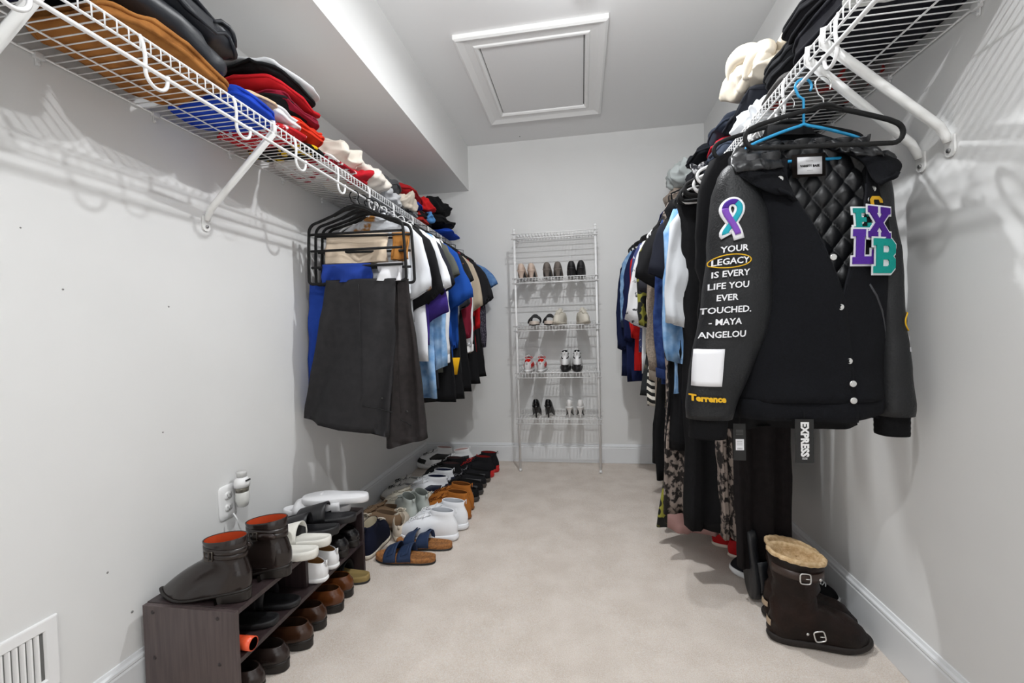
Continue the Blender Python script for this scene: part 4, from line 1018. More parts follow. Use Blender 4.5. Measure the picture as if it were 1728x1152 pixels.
# ---- right rod
SNAKE = mat('#8f827a', .8, hex2='#1a1412', mscale=38, mthr=(.46, .54), bump=.3)
ZIG = mat('#171816', .9, hex2='#8f8d38', pattern='voronoi', mscale=24, mthr=(.58, .64))
CHEV = mat('#181818', .9, hex2='#e0dcd2', pattern='stripe', wscale=16, waxis='DIAGONAL', mthr=(.5, .55))
PLAID = mat('#1d1f1a', .9, hex2='#6a5a2a', pattern='stripe', wscale=24, waxis='Z', mthr=(.85, .95))
KNIT = cloth('#a99a8c', '#857a70', mscale=120, bump=.9, bscale=250)
RIGHT = [
 (1.43, 'blazer', 'black blazer with hang tags directly behind the varsity jacket', 'jacket', '#131315', dict(length=.88, hw=.20, sleeve='long', slen=.62, th=.03), 'velvet'),
 (1.92, 'dress_shirt', 'white long-sleeved shirt beside the varsity jacket sleeve', 'shirt', '#cfd2d6', dict(sleeve='long', slen=.50, length=.8, outs=1.9, hw=.19, sh=.165), 'white'),
 (1.985, 'denim_shirt', 'light blue denim shirt behind the white long-sleeved shirt', 'shirt', '#7aa0cc', dict(m=DEN, sleeve='long', slen=.66, length=.86, outs=.9), 'white'),
 (2.08, 't_shirt', 'navy-black t-shirt with rolled sleeve on the right rod', 'shirt', '#20222c', dict(sleeve='short', slen=.30, outs=.75, length=.6, sh=.19, hw=.21), 'velvet'),
 (2.15, 'denim_jacket', 'dark indigo denim jacket on the right rod', 'jacket', '#1e2f5e', dict(m=cloth('#1b2c5c', '#30477c', mscale=30, bump=.5), sleeve='long', slen=.72, length=.84, outs=1.1, cuff='#1b2a52'), 'velvet'),
 (2.23, 'polo_shirt', 'black polo shirt between indigo denim and beige knit', 'shirt', '#1c1c1e', dict(sleeve='short', slen=.3, length=.7), 'white'),
 (2.33, 'cardigan', 'long beige knitted cardigan on the right rod', 'sweater', '#a99a8c', dict(m=KNIT, sleeve='long', slen=.74, length=1.0, outs=1.15, hw=.23), 'white'),
 (2.42, 'shirt', 'putty coloured shirt with black stripe', 'shirt', '#b3a89c', dict(sleeve='long', slen=.80, length=1.02, outs=1.0, hw=.24, strip='#1a1a1a'), 'velvet'),
 (2.52, 't_shirt', 'charcoal t-shirt beyond the putty shirt on the right rod', 'shirt', '#35353c', dict(sleeve='short', slen=.34, outs=.7, sh=.19), 'velvet'),
 (2.60, 'patterned_top', 'black top with green and yellow zigzag print', 'shirt', '#1b1c18', dict(m=ZIG, sleeve='long', slen=.5, outs=1.2, hw=.24), 'white'),
 (2.68, 't_shirt', 'white t-shirt with dark print on the right rod', 'shirt', '#dedee0', dict(m=cloth('#dedee0', '#444448', mscale=24, mthr=(.6, .64)), sleeve='short', slen=.5, length=.84, hw=.25), 'white'),
 (2.76, 'patterned_top', 'blue grey patterned top with white motifs', 'shirt', '#4a4f78', dict(sleeve='long', m=cloth('#484f7c', '#cfd0d8', mscale=40, mthr=(.6, .64)), slen=.5, outs=1.1), 'velvet'),
 (2.84, 'shirt', 'bright red shirt with black collar on the right rod', 'shirt', '#c5211f', dict(sleeve='long', slen=.58, length=.84, outs=1.4, hw=.26, ccol='#1a1a1a'), 'velvet'),
 (2.94, 'shirt', 'navy shirt hanging below the light denim jacket', 'shirt', '#151d40', dict(sleeve='long', slen=.6, length=.92, outs=1.5, hw=.28), 'velvet'),
 (3.02, 'denim_jacket', 'light washed denim jacket at the far end of the right rod', 'jacket', '#6f93bd', dict(m=DENL, sleeve='long', slen=.48, length=.62, outs=1.7, hw=.27, cuff='#20283c'), 'velvet'),
 (3.12, 'shirt', 'dark navy shirt closest to the back wall on the right rod', 'shirt', '#121a38', dict(sleeve='long', slen=.66, length=.9, outs=1.7, hw=.28), 'velvet'),
]
for i, (y, nm, lab, cat, col, kw, hk) in enumerate(RIGHT):
    rz = random.uniform(-.08, .08)+.03; x = CXR+random.uniform(-.015, .01)-max(0, y-2.5)*.13
    hang_top(nm, lab, cat, x, y, RZR-.095, col, seed=i+60, rz=rz, **kw)
    hanger(hk, {'velvet': 'black', 'white': 'white', 'grey': 'grey'}[hk]+' hanger of the '+lab.split(' on the')[0].split(',')[0], x, y, RZR, rz)
BL = cloth('#121214', '#0e0e10', mscale=60, bump=.5); BL2 = cloth('#1c1819', '#151213', mscale=40, bump=.6)
LONG = [
 (1.79, .665, 1.52, .105, .095, BL2, 'dark brown-black long dress, nearest of the long dresses'),
 (1.85, .575, 1.44, .05, .045, SNAKE, 'snakeskin-print dress between the two near black dresses'),
 (1.90, .505, 1.43, .09, .095, BL, 'plain black long dress just beyond the narrow snakeskin print'),
 (1.97, .62, 1.40, .13, .14, BL, 'black long dress behind the plain black one'),
 (2.01, .475, 1.13, .09, .115, BL, 'short black dress covering the top of the snakeskin-print long dress'),
 (2.05, .47, 1.43, .09, .13, SNAKE, 'snakeskin-print long dress with its hem flaring to the aisle'),
 (2.13, .52, 1.55, .08, .14, cloth('#b48f8c'), 'dusty pink long dress hem showing low on the right'),
 (2.20, .53, 1.56, .07, .19, ZIG, 'black and yellow geometric long skirt near the carpet'),
 (2.28, .54, 1.36, .15, .19, BL, 'black ribbed long dress in the middle of the right rod'),
 (2.37, .55, 1.30, .15, .20, BL, 'black knitted long dress beyond the ribbed one'),
 (2.46, .55, 1.02, .15, .21, CHEV, 'black and white chevron skirt on the right rod'),
 (2.57, .56, .98, .15, .24, cloth('#2b2e30', '#5a5648', mscale=20, mthr=(.6, .7)), 'dark charcoal skirt with a gold motif, far along the rod'),
 (2.17, .53, .98, .14, .15, PLAID, 'dark plaid skirt under the indigo denim jacket'),
]
for i, (y, x, ln, w0, w1, m_, lab) in enumerate(LONG):
    hang_long('long_dress' if 'dress' in lab else 'long_skirt', lab, 'dress' if 'dress' in lab else 'skirt', x, y, RZR-.11, '', ln-.035, w0, w1, .03, random.uniform(-.06, .06), m_, 80+i, .02, 7)
    hanger('velvet', 'black hanger of the '+lab.split(',')[0], CXR, y, RZR, 0)
g = thing('belt', 'red fabric strip hanging between garments under the white shirt', 'belt', (.40, 2.03, .96))
MB().grid([[(-.012, 0, .10), (.012, 0, .10)], [(-.012, -.004, 0), (.012, -.004, 0)], [(-.010, 0, -.14), (.013, 0, -.14)]], .003).obj('strip', cloth('#b9211f'), g)
MB().tube([(.05, -.01, .09), (.055, -.015, .02), (.06, -.02, -.1), (.075, -.02, -.2)], .003, 6).obj('string', cloth('#c42a1c'), g)

for i in range(9):
    k = ('velvet', 'white')[i % 2]
    hanger(k, ('black velvet', 'white plastic')[i % 2]+' empty hanger in the bunch on the right rod', CXR+random.uniform(-.01, .01), 1.60+.035*i+.006*(i % 3), RZR, random.uniform(-.3, .25), group='empty hangers on the right rod')
# ------------------------------------------------------------------ clothes on the left shelf (near to far)
ZL0, ZR0 = SZL+.003, SZR+.003
NYL = leather('#23262c', rough=.42, bump=.25, bscale=60)
def FL_(lab, y, z, sy, sz, col, seed, x=-1.145, sx=.145, **k): return folded(lab, x, y, z, sx, sy, sz, col, seed, **k)
FL_('black and navy garment nearest the camera on the left shelf', .60, ZL0, .20, .10, '#14151c', 1, m=cloth('#111216', '#1b1f4a', mscale=9))
FL_('tan canvas work jacket folded on the left shelf', 1.005, ZL0, .175, .062, '#a36a34', 2, m=cloth('#a8703a', '#75471f', mscale=16, mthr=(.48, .72)), name='folded_jacket', layers=3, crump=.014)  # darker brown is painted in for the shade of the folds
FL_('dark grey nylon jacket lying on the tan canvas jacket', .985, ZL0+.060, .21, .075, '#2a2c33', 3, m=NYL, name='folded_jacket', layers=1, sx=.15, sag=.01, tiltx=-.10)
FL_('bundled navy-black garment on the shelf at the top left edge', .68, ZL0+.10, .16, .11, '#17191f', 4, m=NYL, layers=2, sx=.14)
FL_('black puffer jacket folded on top of the left stack', 1.02, ZL0+.135, .21, .10, '#1c2127', 5, m=NYL, name='folded_jacket', layers=3, crump=.024, sx=.15)
FL_('royal blue t-shirt folded flat on the left shelf', 1.285, ZL0, .095, .05, '#2044b8', 6, m=cloth('#2147bd'), layers=3)
FL_('peach and cream garment folded on the royal blue t-shirt', 1.31, ZL0+.048, .075, .035, '#dcc0a0', 7, layers=2)
FL_('red t-shirt with white lettering on the left shelf', 1.455, ZL0, .07, .05, '#c8202a', 8, m=cloth('#c4212a', '#e8e4e4', mscale=38, mthr=(.56, .6)), layers=2, sx=.14)
FL_('black t-shirt with yellow blocks on the left shelf', 1.595, ZL0, .065, .045, '#151515', 9, m=cloth('#161616', '#e2b81f', mscale=17, mthr=(.58, .6)), layers=2, sx=.145)
FL_('white shirt folded under the orange one', 1.44, ZL0+.048, .085, .05, '#e8e8ea', 10, layers=3, sx=.14)
FL_('orange-red garment folded near the lip of the left shelf', 1.56, ZL0+.045, .11, .055, '#d8361e', 11, layers=4, sx=.145, crump=.016)
FL_('black garment under the maroon shirt in the tall stack', 1.47, ZL0+.096, .12, .03, '#1a1a1c', 12, layers=2, sx=.14)
FL_('maroon shirt folded in the tall stack', 1.50, ZL0+.105, .14, .04, '#8a1a30', 13, layers=3, sx=.145, crump=.016)
FL_('bright red shirt folded in the tall stack', 1.49, ZL0+.145, .145, .04, '#c91f28', 14, layers=2, sx=.145, crump=.014)
FL_('black shirt near the top of the tall stack', 1.47, ZL0+.184, .15, .035, '#161618', 15, layers=2, sx=.145, crump=.014)
FL_('white garment on the very top of the tall stack', 1.49, ZL0+.216, .16, .022, '#d9dadc', 16, layers=1, sx=.145, crump=.014)
FL_('white t-shirt with dark red print on the left shelf', 1.80, ZL0, .12, .045, '#e4e0de', 17, m=cloth('#e2dedc', '#a31c2c', mscale=22, mthr=(.55, .58)), layers=2)
crumpled('crumpled cream knit piled above the printed t-shirt', -1.13, 1.84, ZL0+.04, .15, .13, .10, '#dcd4c8', 18)
crumpled('ruffled cream garment spilling to the lip of the left shelf', -1.12, 2.06, ZL0, .16, .13, .15, '#e0d8ce', 19, amp=.036)
crumpled('small crumpled red garment near the lip of the left shelf', -1.03, 1.93, ZL0, .055, .09, .06, '#b81b28', 20)
FL_('dark charcoal hoodie folded behind the cream knits', 2.30, ZL0+.05, .13, .10, '#4a4a4c', 21, layers=2, crump=.02)
crumpled('crumpled pale grey t-shirt on the left shelf', -1.09, 2.29, ZL0, .12, .14, .085, '#bfc0c2', 22)
FL_('grey garment at the base of the red and blue stack', 2.55, ZL0, .13, .06, '#8c8d90', 23, m=cloth('#8c8d90', '#3a3a3c', mscale=20, mthr=(.55, .6)), layers=3)
crumpled('crumpled beige striped cloth at the lip of the left shelf', -1.05, 2.52, ZL0+.02, .08, .12, .10, '#cfc3b4', 24)
FL_('royal blue sweatshirt in the red and blue stack', 2.64, ZL0+.07, .15, .05, '#1d3c94', 25, layers=2, crump=.016)
FL_('dark red sweatshirt on the red and blue stack', 2.60, ZL0+.125, .18, .05, '#a31a20', 26, layers=2, crump=.018)
crumpled('bright red garment poking out past the blue sweatshirt', -1.06, 2.84, ZL0+.10, .09, .09, .09, '#c41f22', 27)
FL_('black garment under the bright red one', 2.82, ZL0, .13, .11, '#1c1a1b', 28, m=cloth('#1a1a1c', '#b22a24', mscale=12, mthr=(.6, .64)), layers=4)
crumpled('light blue and grey garment in front of the black pile', -1.02, 2.86, ZL0+.03, .05, .05, .10, '#5b94cf', 29)
crumpled('black jacket piled toward the back wall on the left shelf', -1.10, 3.10, ZL0+.13, .15, .16, .13, '#151517', 30, amp=.02)
FL_('black folded garments at the far end of the left shelf', 3.12, ZL0+.05, .19, .09, '#121214', 31, layers=3, crump=.02, sx=.17, x=-1.11)
FL_('royal blue garment folded at the far end of the left shelf', 3.22, ZL0, .16, .055, '#1c47b4', 32, layers=2, sx=.17, x=-1.10)
# ------------------------------------------------------------------ right shelf
def FR_(lab, y, z, sy, sz, col, seed, x=.775, sx=.145, **k): return folded(lab, x, y, z, sx, sy, sz, col, seed, **k)
FR_('white plastic garment bag folded at the top right edge of the photo', 1.115, ZR0, .045, .035, '#dedfda', 51, m=mat('#dfe0dc', .25, bump=.4, bscale=40), crump=.02, layers=2)
FR_('large black jacket folded on the right shelf, near end', 1.31, ZR0, .145, .10, '#17171b', 52, m=cloth('#15151a', '#1d1d24', mscale=14), layers=3, crump=.016, name='folded_jacket')
FR_('black ribbed jacket stacked above the large black jacket', 1.36, ZR0+.10, .15, .10, '#1b1b1f', 53, layers=5, crump=.018, name='folded_jacket')
FR_('grey garment with red mark under the wire at the wall side', 1.57, ZR0, .11, .05, '#5d5b5a', 54, m=cloth('#5c5a59', '#8e1f1c', mscale=9, mthr=(.58, .6)), layers=2)
FR_('dark folded trousers on top of the grey garment', 1.57, ZR0+.05, .11, .10, '#202124', 55, layers=4)
crumpled('bright white tee bulging at the lip of the right shelf', .69, 1.80, ZR0, .075, .12, .10, '#eceff2', 56)
FR_('black and white garments behind the white tee', 1.82, ZR0, .13, .08, '#26272b', 57, x=.82, sx=.11, layers=3)
FR_('charcoal sweatshirt under the cream knit', 1.92, ZR0+.10, .18, .06, '#23252c', 58, layers=2, crump=.018)
ck = FR_('large twisted cream knit sweater on top of the right pile', 1.85, ZR0+.165, .24, .13, '#ddd3c2', 59, sx=.13, x=.745, crump=.03, layers=1, name='sweater', e=.75, rz=.12, tiltx=.18)
CKM = cloth('#ddd3c2', bump=.4)
for i_, (yy, zz, rr, dy_) in enumerate(((-.05, .045, .030, .10), (-.10, .07, .026, .07), (-.02, .10, .028, .12))):
    q_ = np.linspace(0, 1, 18)
    MB().tube(np.stack([-.118+.02*np.sin(4*q_+i_)+.03*q_, yy-dy_*np.cos(2.4*q_+.4*i_), zz+.05*np.sin(3.2*q_)-.03*q_], 1), rr*(.55+.6*np.sin(PI*(q_*.9+.05))), 12).obj('twisted_sleeve', CKM, ck)
MB().tube(np.array([(-.02, -.12, .09), (-.015, -.18, .12), (-.01, -.235, .17), (0, -.26, .20)]), [.05, .055, .045, .02], 14, flat=.6).obj('sleeve_end', CKM, ck)
FR_('navy-grey sweatshirt with red lining on the right shelf', 2.22, ZR0+.12, .15, .09, '#333a48', 60, m=cloth('#333946', '#2b303c', mscale=10), layers=2, crump=.022)
FR_('red cloth showing between two navy-grey sweatshirts', 2.25, ZR0+.10, .12, .03, '#b51e30', 61, layers=1, sx=.15)
FR_('slate grey sweatshirt below the red cloth', 2.25, ZR0+.02, .17, .09, '#3b4250', 62, layers=2, crump=.022, sx=.155)
crumpled('black and white crumpled shirt on the right shelf lip', .68, 2.48, ZR0, .09, .15, .12, '#222226', 63, m=cloth('#232327', '#e4e4e6', mscale=12, mthr=(.56, .6)))
FR_('black jeans folded behind the crumpled shirt', 2.55, ZR0, .15, .16, '#19191d', 64, layers=4, crump=.02, x=.79)
FR_('black sweatshirt on the jeans toward the back', 2.60, ZR0+.16, .15, .08, '#1c1e24', 65, layers=2, crump=.02, x=.77)
crumpled('pale grey-green fleece on the far end of the right shelf', .75, 3.00, ZR0+.16, .17, .17, .16, '#b3b9b8', 66, amp=.022)
crumpled('taupe crumpled shirt beside the grey-green fleece', .72, 3.12, ZR0+.08, .15, .15, .10, '#96897e', 67, amp=.02)
FR_('navy blue garment at the far end of the right shelf', 3.22, ZR0+.02, .15, .05, '#1c2a6a', 68, layers=2, x=.74, sx=.17)
FR_('grey folded garment under the navy one at the far end', 2.95, ZR0, .15, .08, '#7b7d80', 69, layers=3, x=.76, sx=.16)
# ------------------------------------------------------------------ varsity jacket at the near end of the right rod
JY = 1.33
WOOL = cloth('#121318', '#0c0d10', mscale=220, bump=.5, bscale=700); LEA = mat('#1b1c1e', .5, bump=.7, bscale=200, spec=.35)
NYLQ = mat('#141518', .42, bump=.1, bscale=80); RIBK = cloth('#0d0d0f', bump=.8, bscale=300); WT = cloth('#e9e9ec', bump=.1)
jk = thing('varsity_jacket', 'black varsity jacket with leather sleeves, quilted lining and letter patches, hanging in front', 'jacket', (0, 0, 0))
hanger('blue', 'blue plastic hanger holding the black varsity jacket', .622, 1.338, RZR, .05)
hanger('velvet', 'empty black velvet hanger hooked in front of the varsity jacket', .615, 1.225, RZR-.055, .13).scale = (.92, 1, 1)
lerp = lambda v, xs, ys: np.interp(v, xs, ys)
ztop, zbot = 1.50, .80
ZK = [.80, .85, .95, 1.1, 1.3, 1.40, 1.46, 1.50]
SL = [.432, .425, .430, .455, .475, .455, .430, .445]          # left side seam
SR = [.800, .800, .800, .812, .822, .815, .815, .79]
EL = [.697, .694, .689, .672, .605, .560, .552, .556]          # edge of the overlapping front
ER = [.672, .668, .668, .662, .716, .745, .752, .748]
def bod(x, z, side):
    """front surface of the body"""
    xl, xr = lerp(z, ZK, SL), lerp(z, ZK, SR); u = np.clip((x-xl)/(xr-xl), 0, 1)
    b = np.sin(PI*u)**.55*(.075-.035*smooth01((z-1.3)/.2))
    fold = .008*np.sin(28*x+5*z)*smooth01((1.35-z)/.3)+.006*np.sin(17*x-11*z+1)*smooth01((1.42-z)/.3)
    return JY-b+fold*np.sin(PI*u)
def panel(side):
    G = []
    for z in np.linspace(ztop, .848, 46):
        a, b = (lerp(z, ZK, SL), lerp(z, ZK, EL)) if side < 0 else (lerp(z, ZK, ER), lerp(z, ZK, SR))
        row = []
        for u in np.linspace(0, 1, 26):
            x = a+(b-a)*u; y = bod(x, z, side)
            if side < 0: y -= .008*smooth01(u*1.5)
            if side < 0 and z < .92: y -= .012*math.sin(PI*min(u*1.05, 1))*smooth01((.92-z)/.05)
            if side > 0 and z < .92: y -= .010*smooth01((.92-z)/.05)*math.sin(PI*u)
            row.append((x, y, z))
        G.append(row)
    return MB().grid(G, -.006)
panel(-1).obj('front_panel', WOOL, jk); panel(1).obj('front_panel', WOOL, jk)
def hemband(side):
    G = []
    for z in np.linspace(.852, .800, 6):
        a, b = (lerp(z, ZK, SL)+.004, lerp(z, ZK, EL)) if side < 0 else (lerp(z, ZK, ER), lerp(z, ZK, SR)-.006)
        G.append([(a+(b-a)*u, bod(a+(b-a)*u, z, side)+(-.008 if side < 0 else 0)+.006*math.sin(PI*(z-.80)/.052)*-1, z+(.012*u if side > 0 else 0)) for u in np.linspace(0, 1, 24)])
    return MB().grid(G, -.006)
hemband(-1).obj('hem_band', WOOL, jk); hemband(1).obj('hem_band', WOOL, jk)
G = []
for z in np.linspace(ztop+.02, .79, 30):
    a, b = lerp(z, ZK, SL), lerp(z, ZK, SR)
    G.append([(a+(b-a)*u, JY+.055*math.sin(PI*u)**.5+.004, z) for u in np.linspace(0, 1, 20)])
MB().grid(G, .004).obj('back_panel', WOOL, jk)
# quilted lining with stitched diamonds, seen through the opening
G = []
for z in np.linspace(1.555, .93, 150):
    a, b = lerp(z, ZK, SL)+.02, lerp(z, ZK, SR)-.02
    row = []
    for u in np.linspace(0, 1, 84):
        x = a+(b-a)*u; p, q = (x*.92+z*.62)/.046, (x*.92-z*.62)/.046
        puff = (abs(math.sin(PI*p))*abs(math.sin(PI*q)))**.5
        y = JY+.040*math.sin(PI*u)**.5-.010-.013*puff+.003*math.sin(40*x+23*z)
        row.append((x, y, z+(.02*math.sin(PI*u) if z > 1.5 else 0)))
    G.append(row)
MB().grid(G, -.003).obj('quilted_lining', NYLQ, jk)
# sleeves
def sleeve(K, name, side):
    zz = [k[0] for k in K][::-1]
    f = lambda z, j: np.interp(z, zz, [k[j] for k in K][::-1])
    R = []
    for z in np.linspace(K[0][0], K[-1][0], 44):
        cx, rx, yc, ry = (f(z, j) for j in (1, 2, 3, 4))
        R.append(gring(cx, z, rx, ry, yc, .85))
    b = MB().loft(R); V = b.v[0]
    V2 = wob(V, 24, .0035, 9+side, 3, (.6, 1, .2)); b.v[0] = V2
    b.obj(name, LEA, jk)
    return f
KL = [(1.515, .448, .022, 1.34, .03), (1.49, .437, .042, 1.335, .05), (1.44, .436, .058, 1.33, .058), (1.36, .441, .074, 1.32, .062), (1.25, .437, .082, 1.31, .062), (1.14, .427, .090, 1.305, .060), (1.04, .415, .091, 1.30, .058), (.93, .378, .080, 1.295, .055), (.84, .352, .066, 1.29, .05), (.80, .346, .058, 1.29, .045)]
KR = [(1.50, .785, .020, 1.345, .03), (1.46, .790, .030, 1.345, .05), (1.38, .797, .034, 1.35, .056), (1.25, .818, .034, 1.355, .058), (1.09, .827, .035, 1.355, .056), (1.03, .829, .037, 1.355, .055), (.93, .833, .044, 1.35, .054), (.84, .839, .045, 1.345, .05), (.80, .838, .043, 1.345, .045)]
fl_ = sleeve(KL, 'sleeve', -1); fr_ = sleeve(KR, 'sleeve', 1)
def slv(f, x, z, off=.004):
    cx, rx, yc, ry = f(z, 1), f(z, 2), f(z, 3), f(z, 4)
    c = np.clip((x-cx)/rx, -.985, .985); s_ = (1-np.abs(c)**(1/.85*1.0*1.0))
    th_ = math.acos(math.copysign(abs(c)**(1/.85), c))
    return yc-ry*abs(math.sin(th_))**.8-off
for f, nm in ((fl_, 'cuff'), (fr_, 'cuff')):
    cx, rx = f(.80, 1), f(.80, 2); yc = f(.80, 3)
    R = [gring(cx, .815, rx*.9, .040, yc, .8)]
    for k in range(9): z = .803-.058*k/8; R.append(gring(cx-(.004 if f is fl_ else -.0)*k/8, z, rx*(.86-.10*math.sin(PI*k/8)*0-.02*k/8)+(.0012 if k % 2 else 0), .036, yc, .8))
    MB().loft(R).obj(nm, RIBK, jk)
# collar: wide lapel-like hood edge lying over the shoulders, quilt behind the neck
out = [(.553, 1.398, -.07), (.515, 1.40, -.072), (.462, 1.432, -.066), (.425, 1.475, -.045), (.418, 1.515, -.01), (.440, 1.552, .02), (.50, 1.578, .045), (.60, 1.585, .06), (.69, 1.575, .05), (.76, 1.545, .02), (.812, 1.50, -.02), (.825, 1.462, -.05), (.806, 1.43, -.062), (.775, 1.42, -.066)]
inn = [(.573, 1.375, -.066), (.565, 1.40, -.062), (.553, 1.435, -.058), (.540, 1.475, -.05), (.540, 1.51, -.03), (.555, 1.535, .0), (.585, 1.550, .025), (.62, 1.556, .035), (.66, 1.552, .025), (.690, 1.535, .0), (.715, 1.51, -.03), (.735, 1.475, -.05), (.745, 1.44, -.058), (.752, 1.405, -.064)]
def spl(P, n):
    P = np.array(P); s = np.linspace(0, len(P)-1, n); i = np.clip(s.astype(int), 1, len(P)-3); t = (s-i)[:, None]
    p0, p1, p2, p3 = P[i-1], P[i], P[i+1], P[i+2]
    return .5*((2*p1)+(-p0+p2)*t+(2*p0-5*p1+4*p2-p3)*t*t+(-p0+3*p1-3*p2+p3)*t**3)
O_ = spl(out, 60); I_ = spl(inn, 60)
def collar_grid(k0, k1, u0, u1, off=0, puff=.012):
    G = []
    for k in range(k0, k1):
        row = []
        for u in np.linspace(u0, u1, 14):
            p = O_[k]*(1-u)+I_[k]*u; row.append((p[0], JY+p[2]-puff*math.sin(PI*u)-off, p[1]))
        G.append(row)
    return MB().grid(G, -.010)
collar_grid(0, 22, 0, 1).obj('lapel', WOOL, jk); collar_grid(39, 60, 0, 1).obj('lapel', WOOL, jk)
G = []
for k in range(14, 48):
    row = []
    for u in np.linspace(0, 1, 30):
        p = O_[k]*(1-u)+I_[k]*u; s_ = k*.37
        puff = (abs(math.sin(PI*(u*2.2+s_*.5)))*abs(math.sin(PI*(u*2.2-s_*.5))))**.5
        row.append((p[0], JY+p[2]-.012*math.sin(PI*u)-.012*puff-.004, p[1]+.006*math.sin(k*1.7)))
    G.append(row)
hd = MB().grid(G, -.008); hd.v[0] = wob(hd.v[0], 60, .004, 2); hd.obj('quilted_collar', NYLQ, jk)
# edge binding of the front
for side, E_ in ((-1, EL), (1, ER)):
    pts = [(lerp(z, ZK, E_), bod(lerp(z, ZK, E_), z, side)-(.010 if side < 0 else .002), z) for z in np.linspace(1.42, .80 if side < 0 else .80, 30)]
    MB().tube(pts, .003, 6).obj('front_edge', cloth('#1d1e22'), jk)
# snaps
for (x, z) in ((.640, 1.225), (.656, 1.097), (.680, .957), (.681, .900), (.681, .857), (.53, 1.443), (.797, 1.452), (.763, 1.405), (.716, 1.315), (.649, .829)):
    lp = z > 1.40
    y = bod(x, z, 0)-(.012 if not lp else .024)
    if x in (.763, .716): y = bod(x, z, 0)-.004
    if z < .93 and z > .84: y -= .012
    s_ = MB().lathe([(0, -.001), (.0085, -.001), (.0085, .0012), (.0065, .0028), (.0045, .0018), (.0025, .0022), (0, .0026)], 18).obj('snap', CHROME if z > .84 else mat('#3c3c3f', .4, .5), jk)
    s_.location = (x, y, z); s_.rotation_euler = (PI/2, 0, 0); 
    if z < .84: s_.scale = (.8, .8, .8)
# welt pocket
pts = [(.764, 1.155), (.785, 1.125), (.803, 1.085), (.816, 1.04), (.822, 1.01)]
pts = [(x-.02, z) for x, z in pts]
MB().tube([(x, bod(x, z, 1)-.003, z) for x, z in pts], .006, 8, flat=.6).obj('pocket_welt', leather('#303135', rough=.4), jk)
# ---- patches and lettering
def flat_mesh(loops_or_text, size=.02, kind='text', bold=0.0, shear=0.0, align='CENTER'):
    cu = bpy.data.curves.new('txt', 'FONT'); cu.body = loops_or_text; cu.size = size; cu.align_x = align; cu.offset = bold; cu.shear = shear; cu.extrude = .0006; cu.resolution_u = 2
    ob = bpy.data.objects.new('txt', cu); COL.objects.link(ob)
    bpy.context.view_layer.update(); dg = bpy.context.evaluated_depsgraph_get()
    me = bpy.data.meshes.new_from_object(ob.evaluated_get(dg)); V = np.array([v.co[:] for v in me.vertices]); F = [tuple(p.vertices) for p in me.polygons]
    bpy.data.objects.remove(ob); bpy.data.curves.remove(cu); bpy.data.meshes.remove(me)
    return V, F
def sew(name, V, F, cx, cz, surf, m, rot=0, off=.0015, parent=None, sx=1.0):
    c, s = math.cos(rot), math.sin(rot); W_ = []
    for v in V:
        x = cx+(v[0]*sx*c-v[1]*s); z = cz+(v[0]*sx*s+v[1]*c); W_.append((x, surf(x, z)-off-v[2], z))
    return MB().add(W_, F).obj(name, m, parent or jk, smooth=False)
def polyV(pts, h=.001, sub=0):
    n = len(pts); V = [(x, y, h) for x, y in pts]+[(x, y, -.002) for x, y in pts]
    return np.array(V), [tuple(range(n)), tuple(range(2*n-1, n-1, -1))]+[(i, n+i, n+(i+1) % n, (i+1) % n) for i in range(n)]
sfL = lambda x, z: slv(fl_, x, z); sfR = lambda x, z: slv(fr_, x, z)
for i, (s_, x, z) in enumerate((('YOUR', .408, 1.255), ('LEGACY', .398, 1.222), ('IS EVERY', .397, 1.189), ('LIFE YOU', .392, 1.157), ('EVER', .386, 1.125), ('TOUCHED.', .385, 1.092), ('- MAYA', .380, 1.060), ('ANGELOU', .374, 1.026))):
    V, F = flat_mesh(s_, .0235, bold=.0004, shear=.12)
    sew('lettering', V, F, x, z, sfL, WT, .03, .001)['label'] = 'white stitched line reading '+s_.strip('- .')
# gold oval round LEGACY
ov = []
for k in range(36):
    an = 2*PI*k/36; x = .398+.049*math.cos(an); z = 1.230+.0175*math.sin(an)+.03*(x-.398); ov.append((x, sfL(x, z)-.001, z))
MB().tube(ov, .0016, 6, loop=True).obj('gold_oval', cloth('#e0b02c'), jk)
# awareness ribbon patch, two-tone on white
def ribbon(grow, m, band=0, nm='ribbon_backing'):
    """loop of ribbon as swept flat strip in patch coordinates"""
    t = np.linspace(0, 1, 40); w_ = .0085+grow; out_ = []
    cxl = [(-.022, -.052), (-.010, -.030), (.006, -.006), (.0175, .016), (.019, .034), (.010, .047), (-.002, .050), (-.013, .044), (-.017, .030), (-.013, .013), (-.002, -.008), (.010, -.030), (.021, -.054)]
    P = spl([(a, b, 0) for a, b in cxl], 50)[:, :2]
    i0, i1 = (0, 50) if not band else ((0, 22) if band == 1 else (22, 50))
    if not band:
        P = P.copy(); P[0] += (P[0]-P[1])*1.2; P[-1] += (P[-1]-P[-2])*1.2
    T_ = np.gradient(P, axis=0); T_ /= np.linalg.norm(T_, axis=1)[:, None]; Nn = np.stack([-T_[:, 1], T_[:, 0]], 1)
    return [P+Nn*w_, P-Nn*w_], i0, i1
def strip_mesh(nm, m, grow, rng, off, parent=jk, cx=.405, cz=1.345, sc=.92):
    (A, B), _, _ = ribbon(grow, m); G = []
    for k in range(*rng):
        row = []
        for u in (0, .33, .66, 1):
            p = (A[k]*(1-u)+B[k]*u)*sc; x, z = cx+p[0]+p[1]*.08, cz+p[1]; row.append((x, sfL(x, z)-off, z))
        G.append(row)
    MB().grid(G, -.0012).obj(nm, m, parent)
strip_mesh('ribbon_backing', WT, .0055, (0, 50), .0005)
TEAL = cloth('#2a9fb0', bump=.3); PUR = cloth('#7d4fb0', bump=.3); PURD = cloth('#4a2a8a', bump=.3)
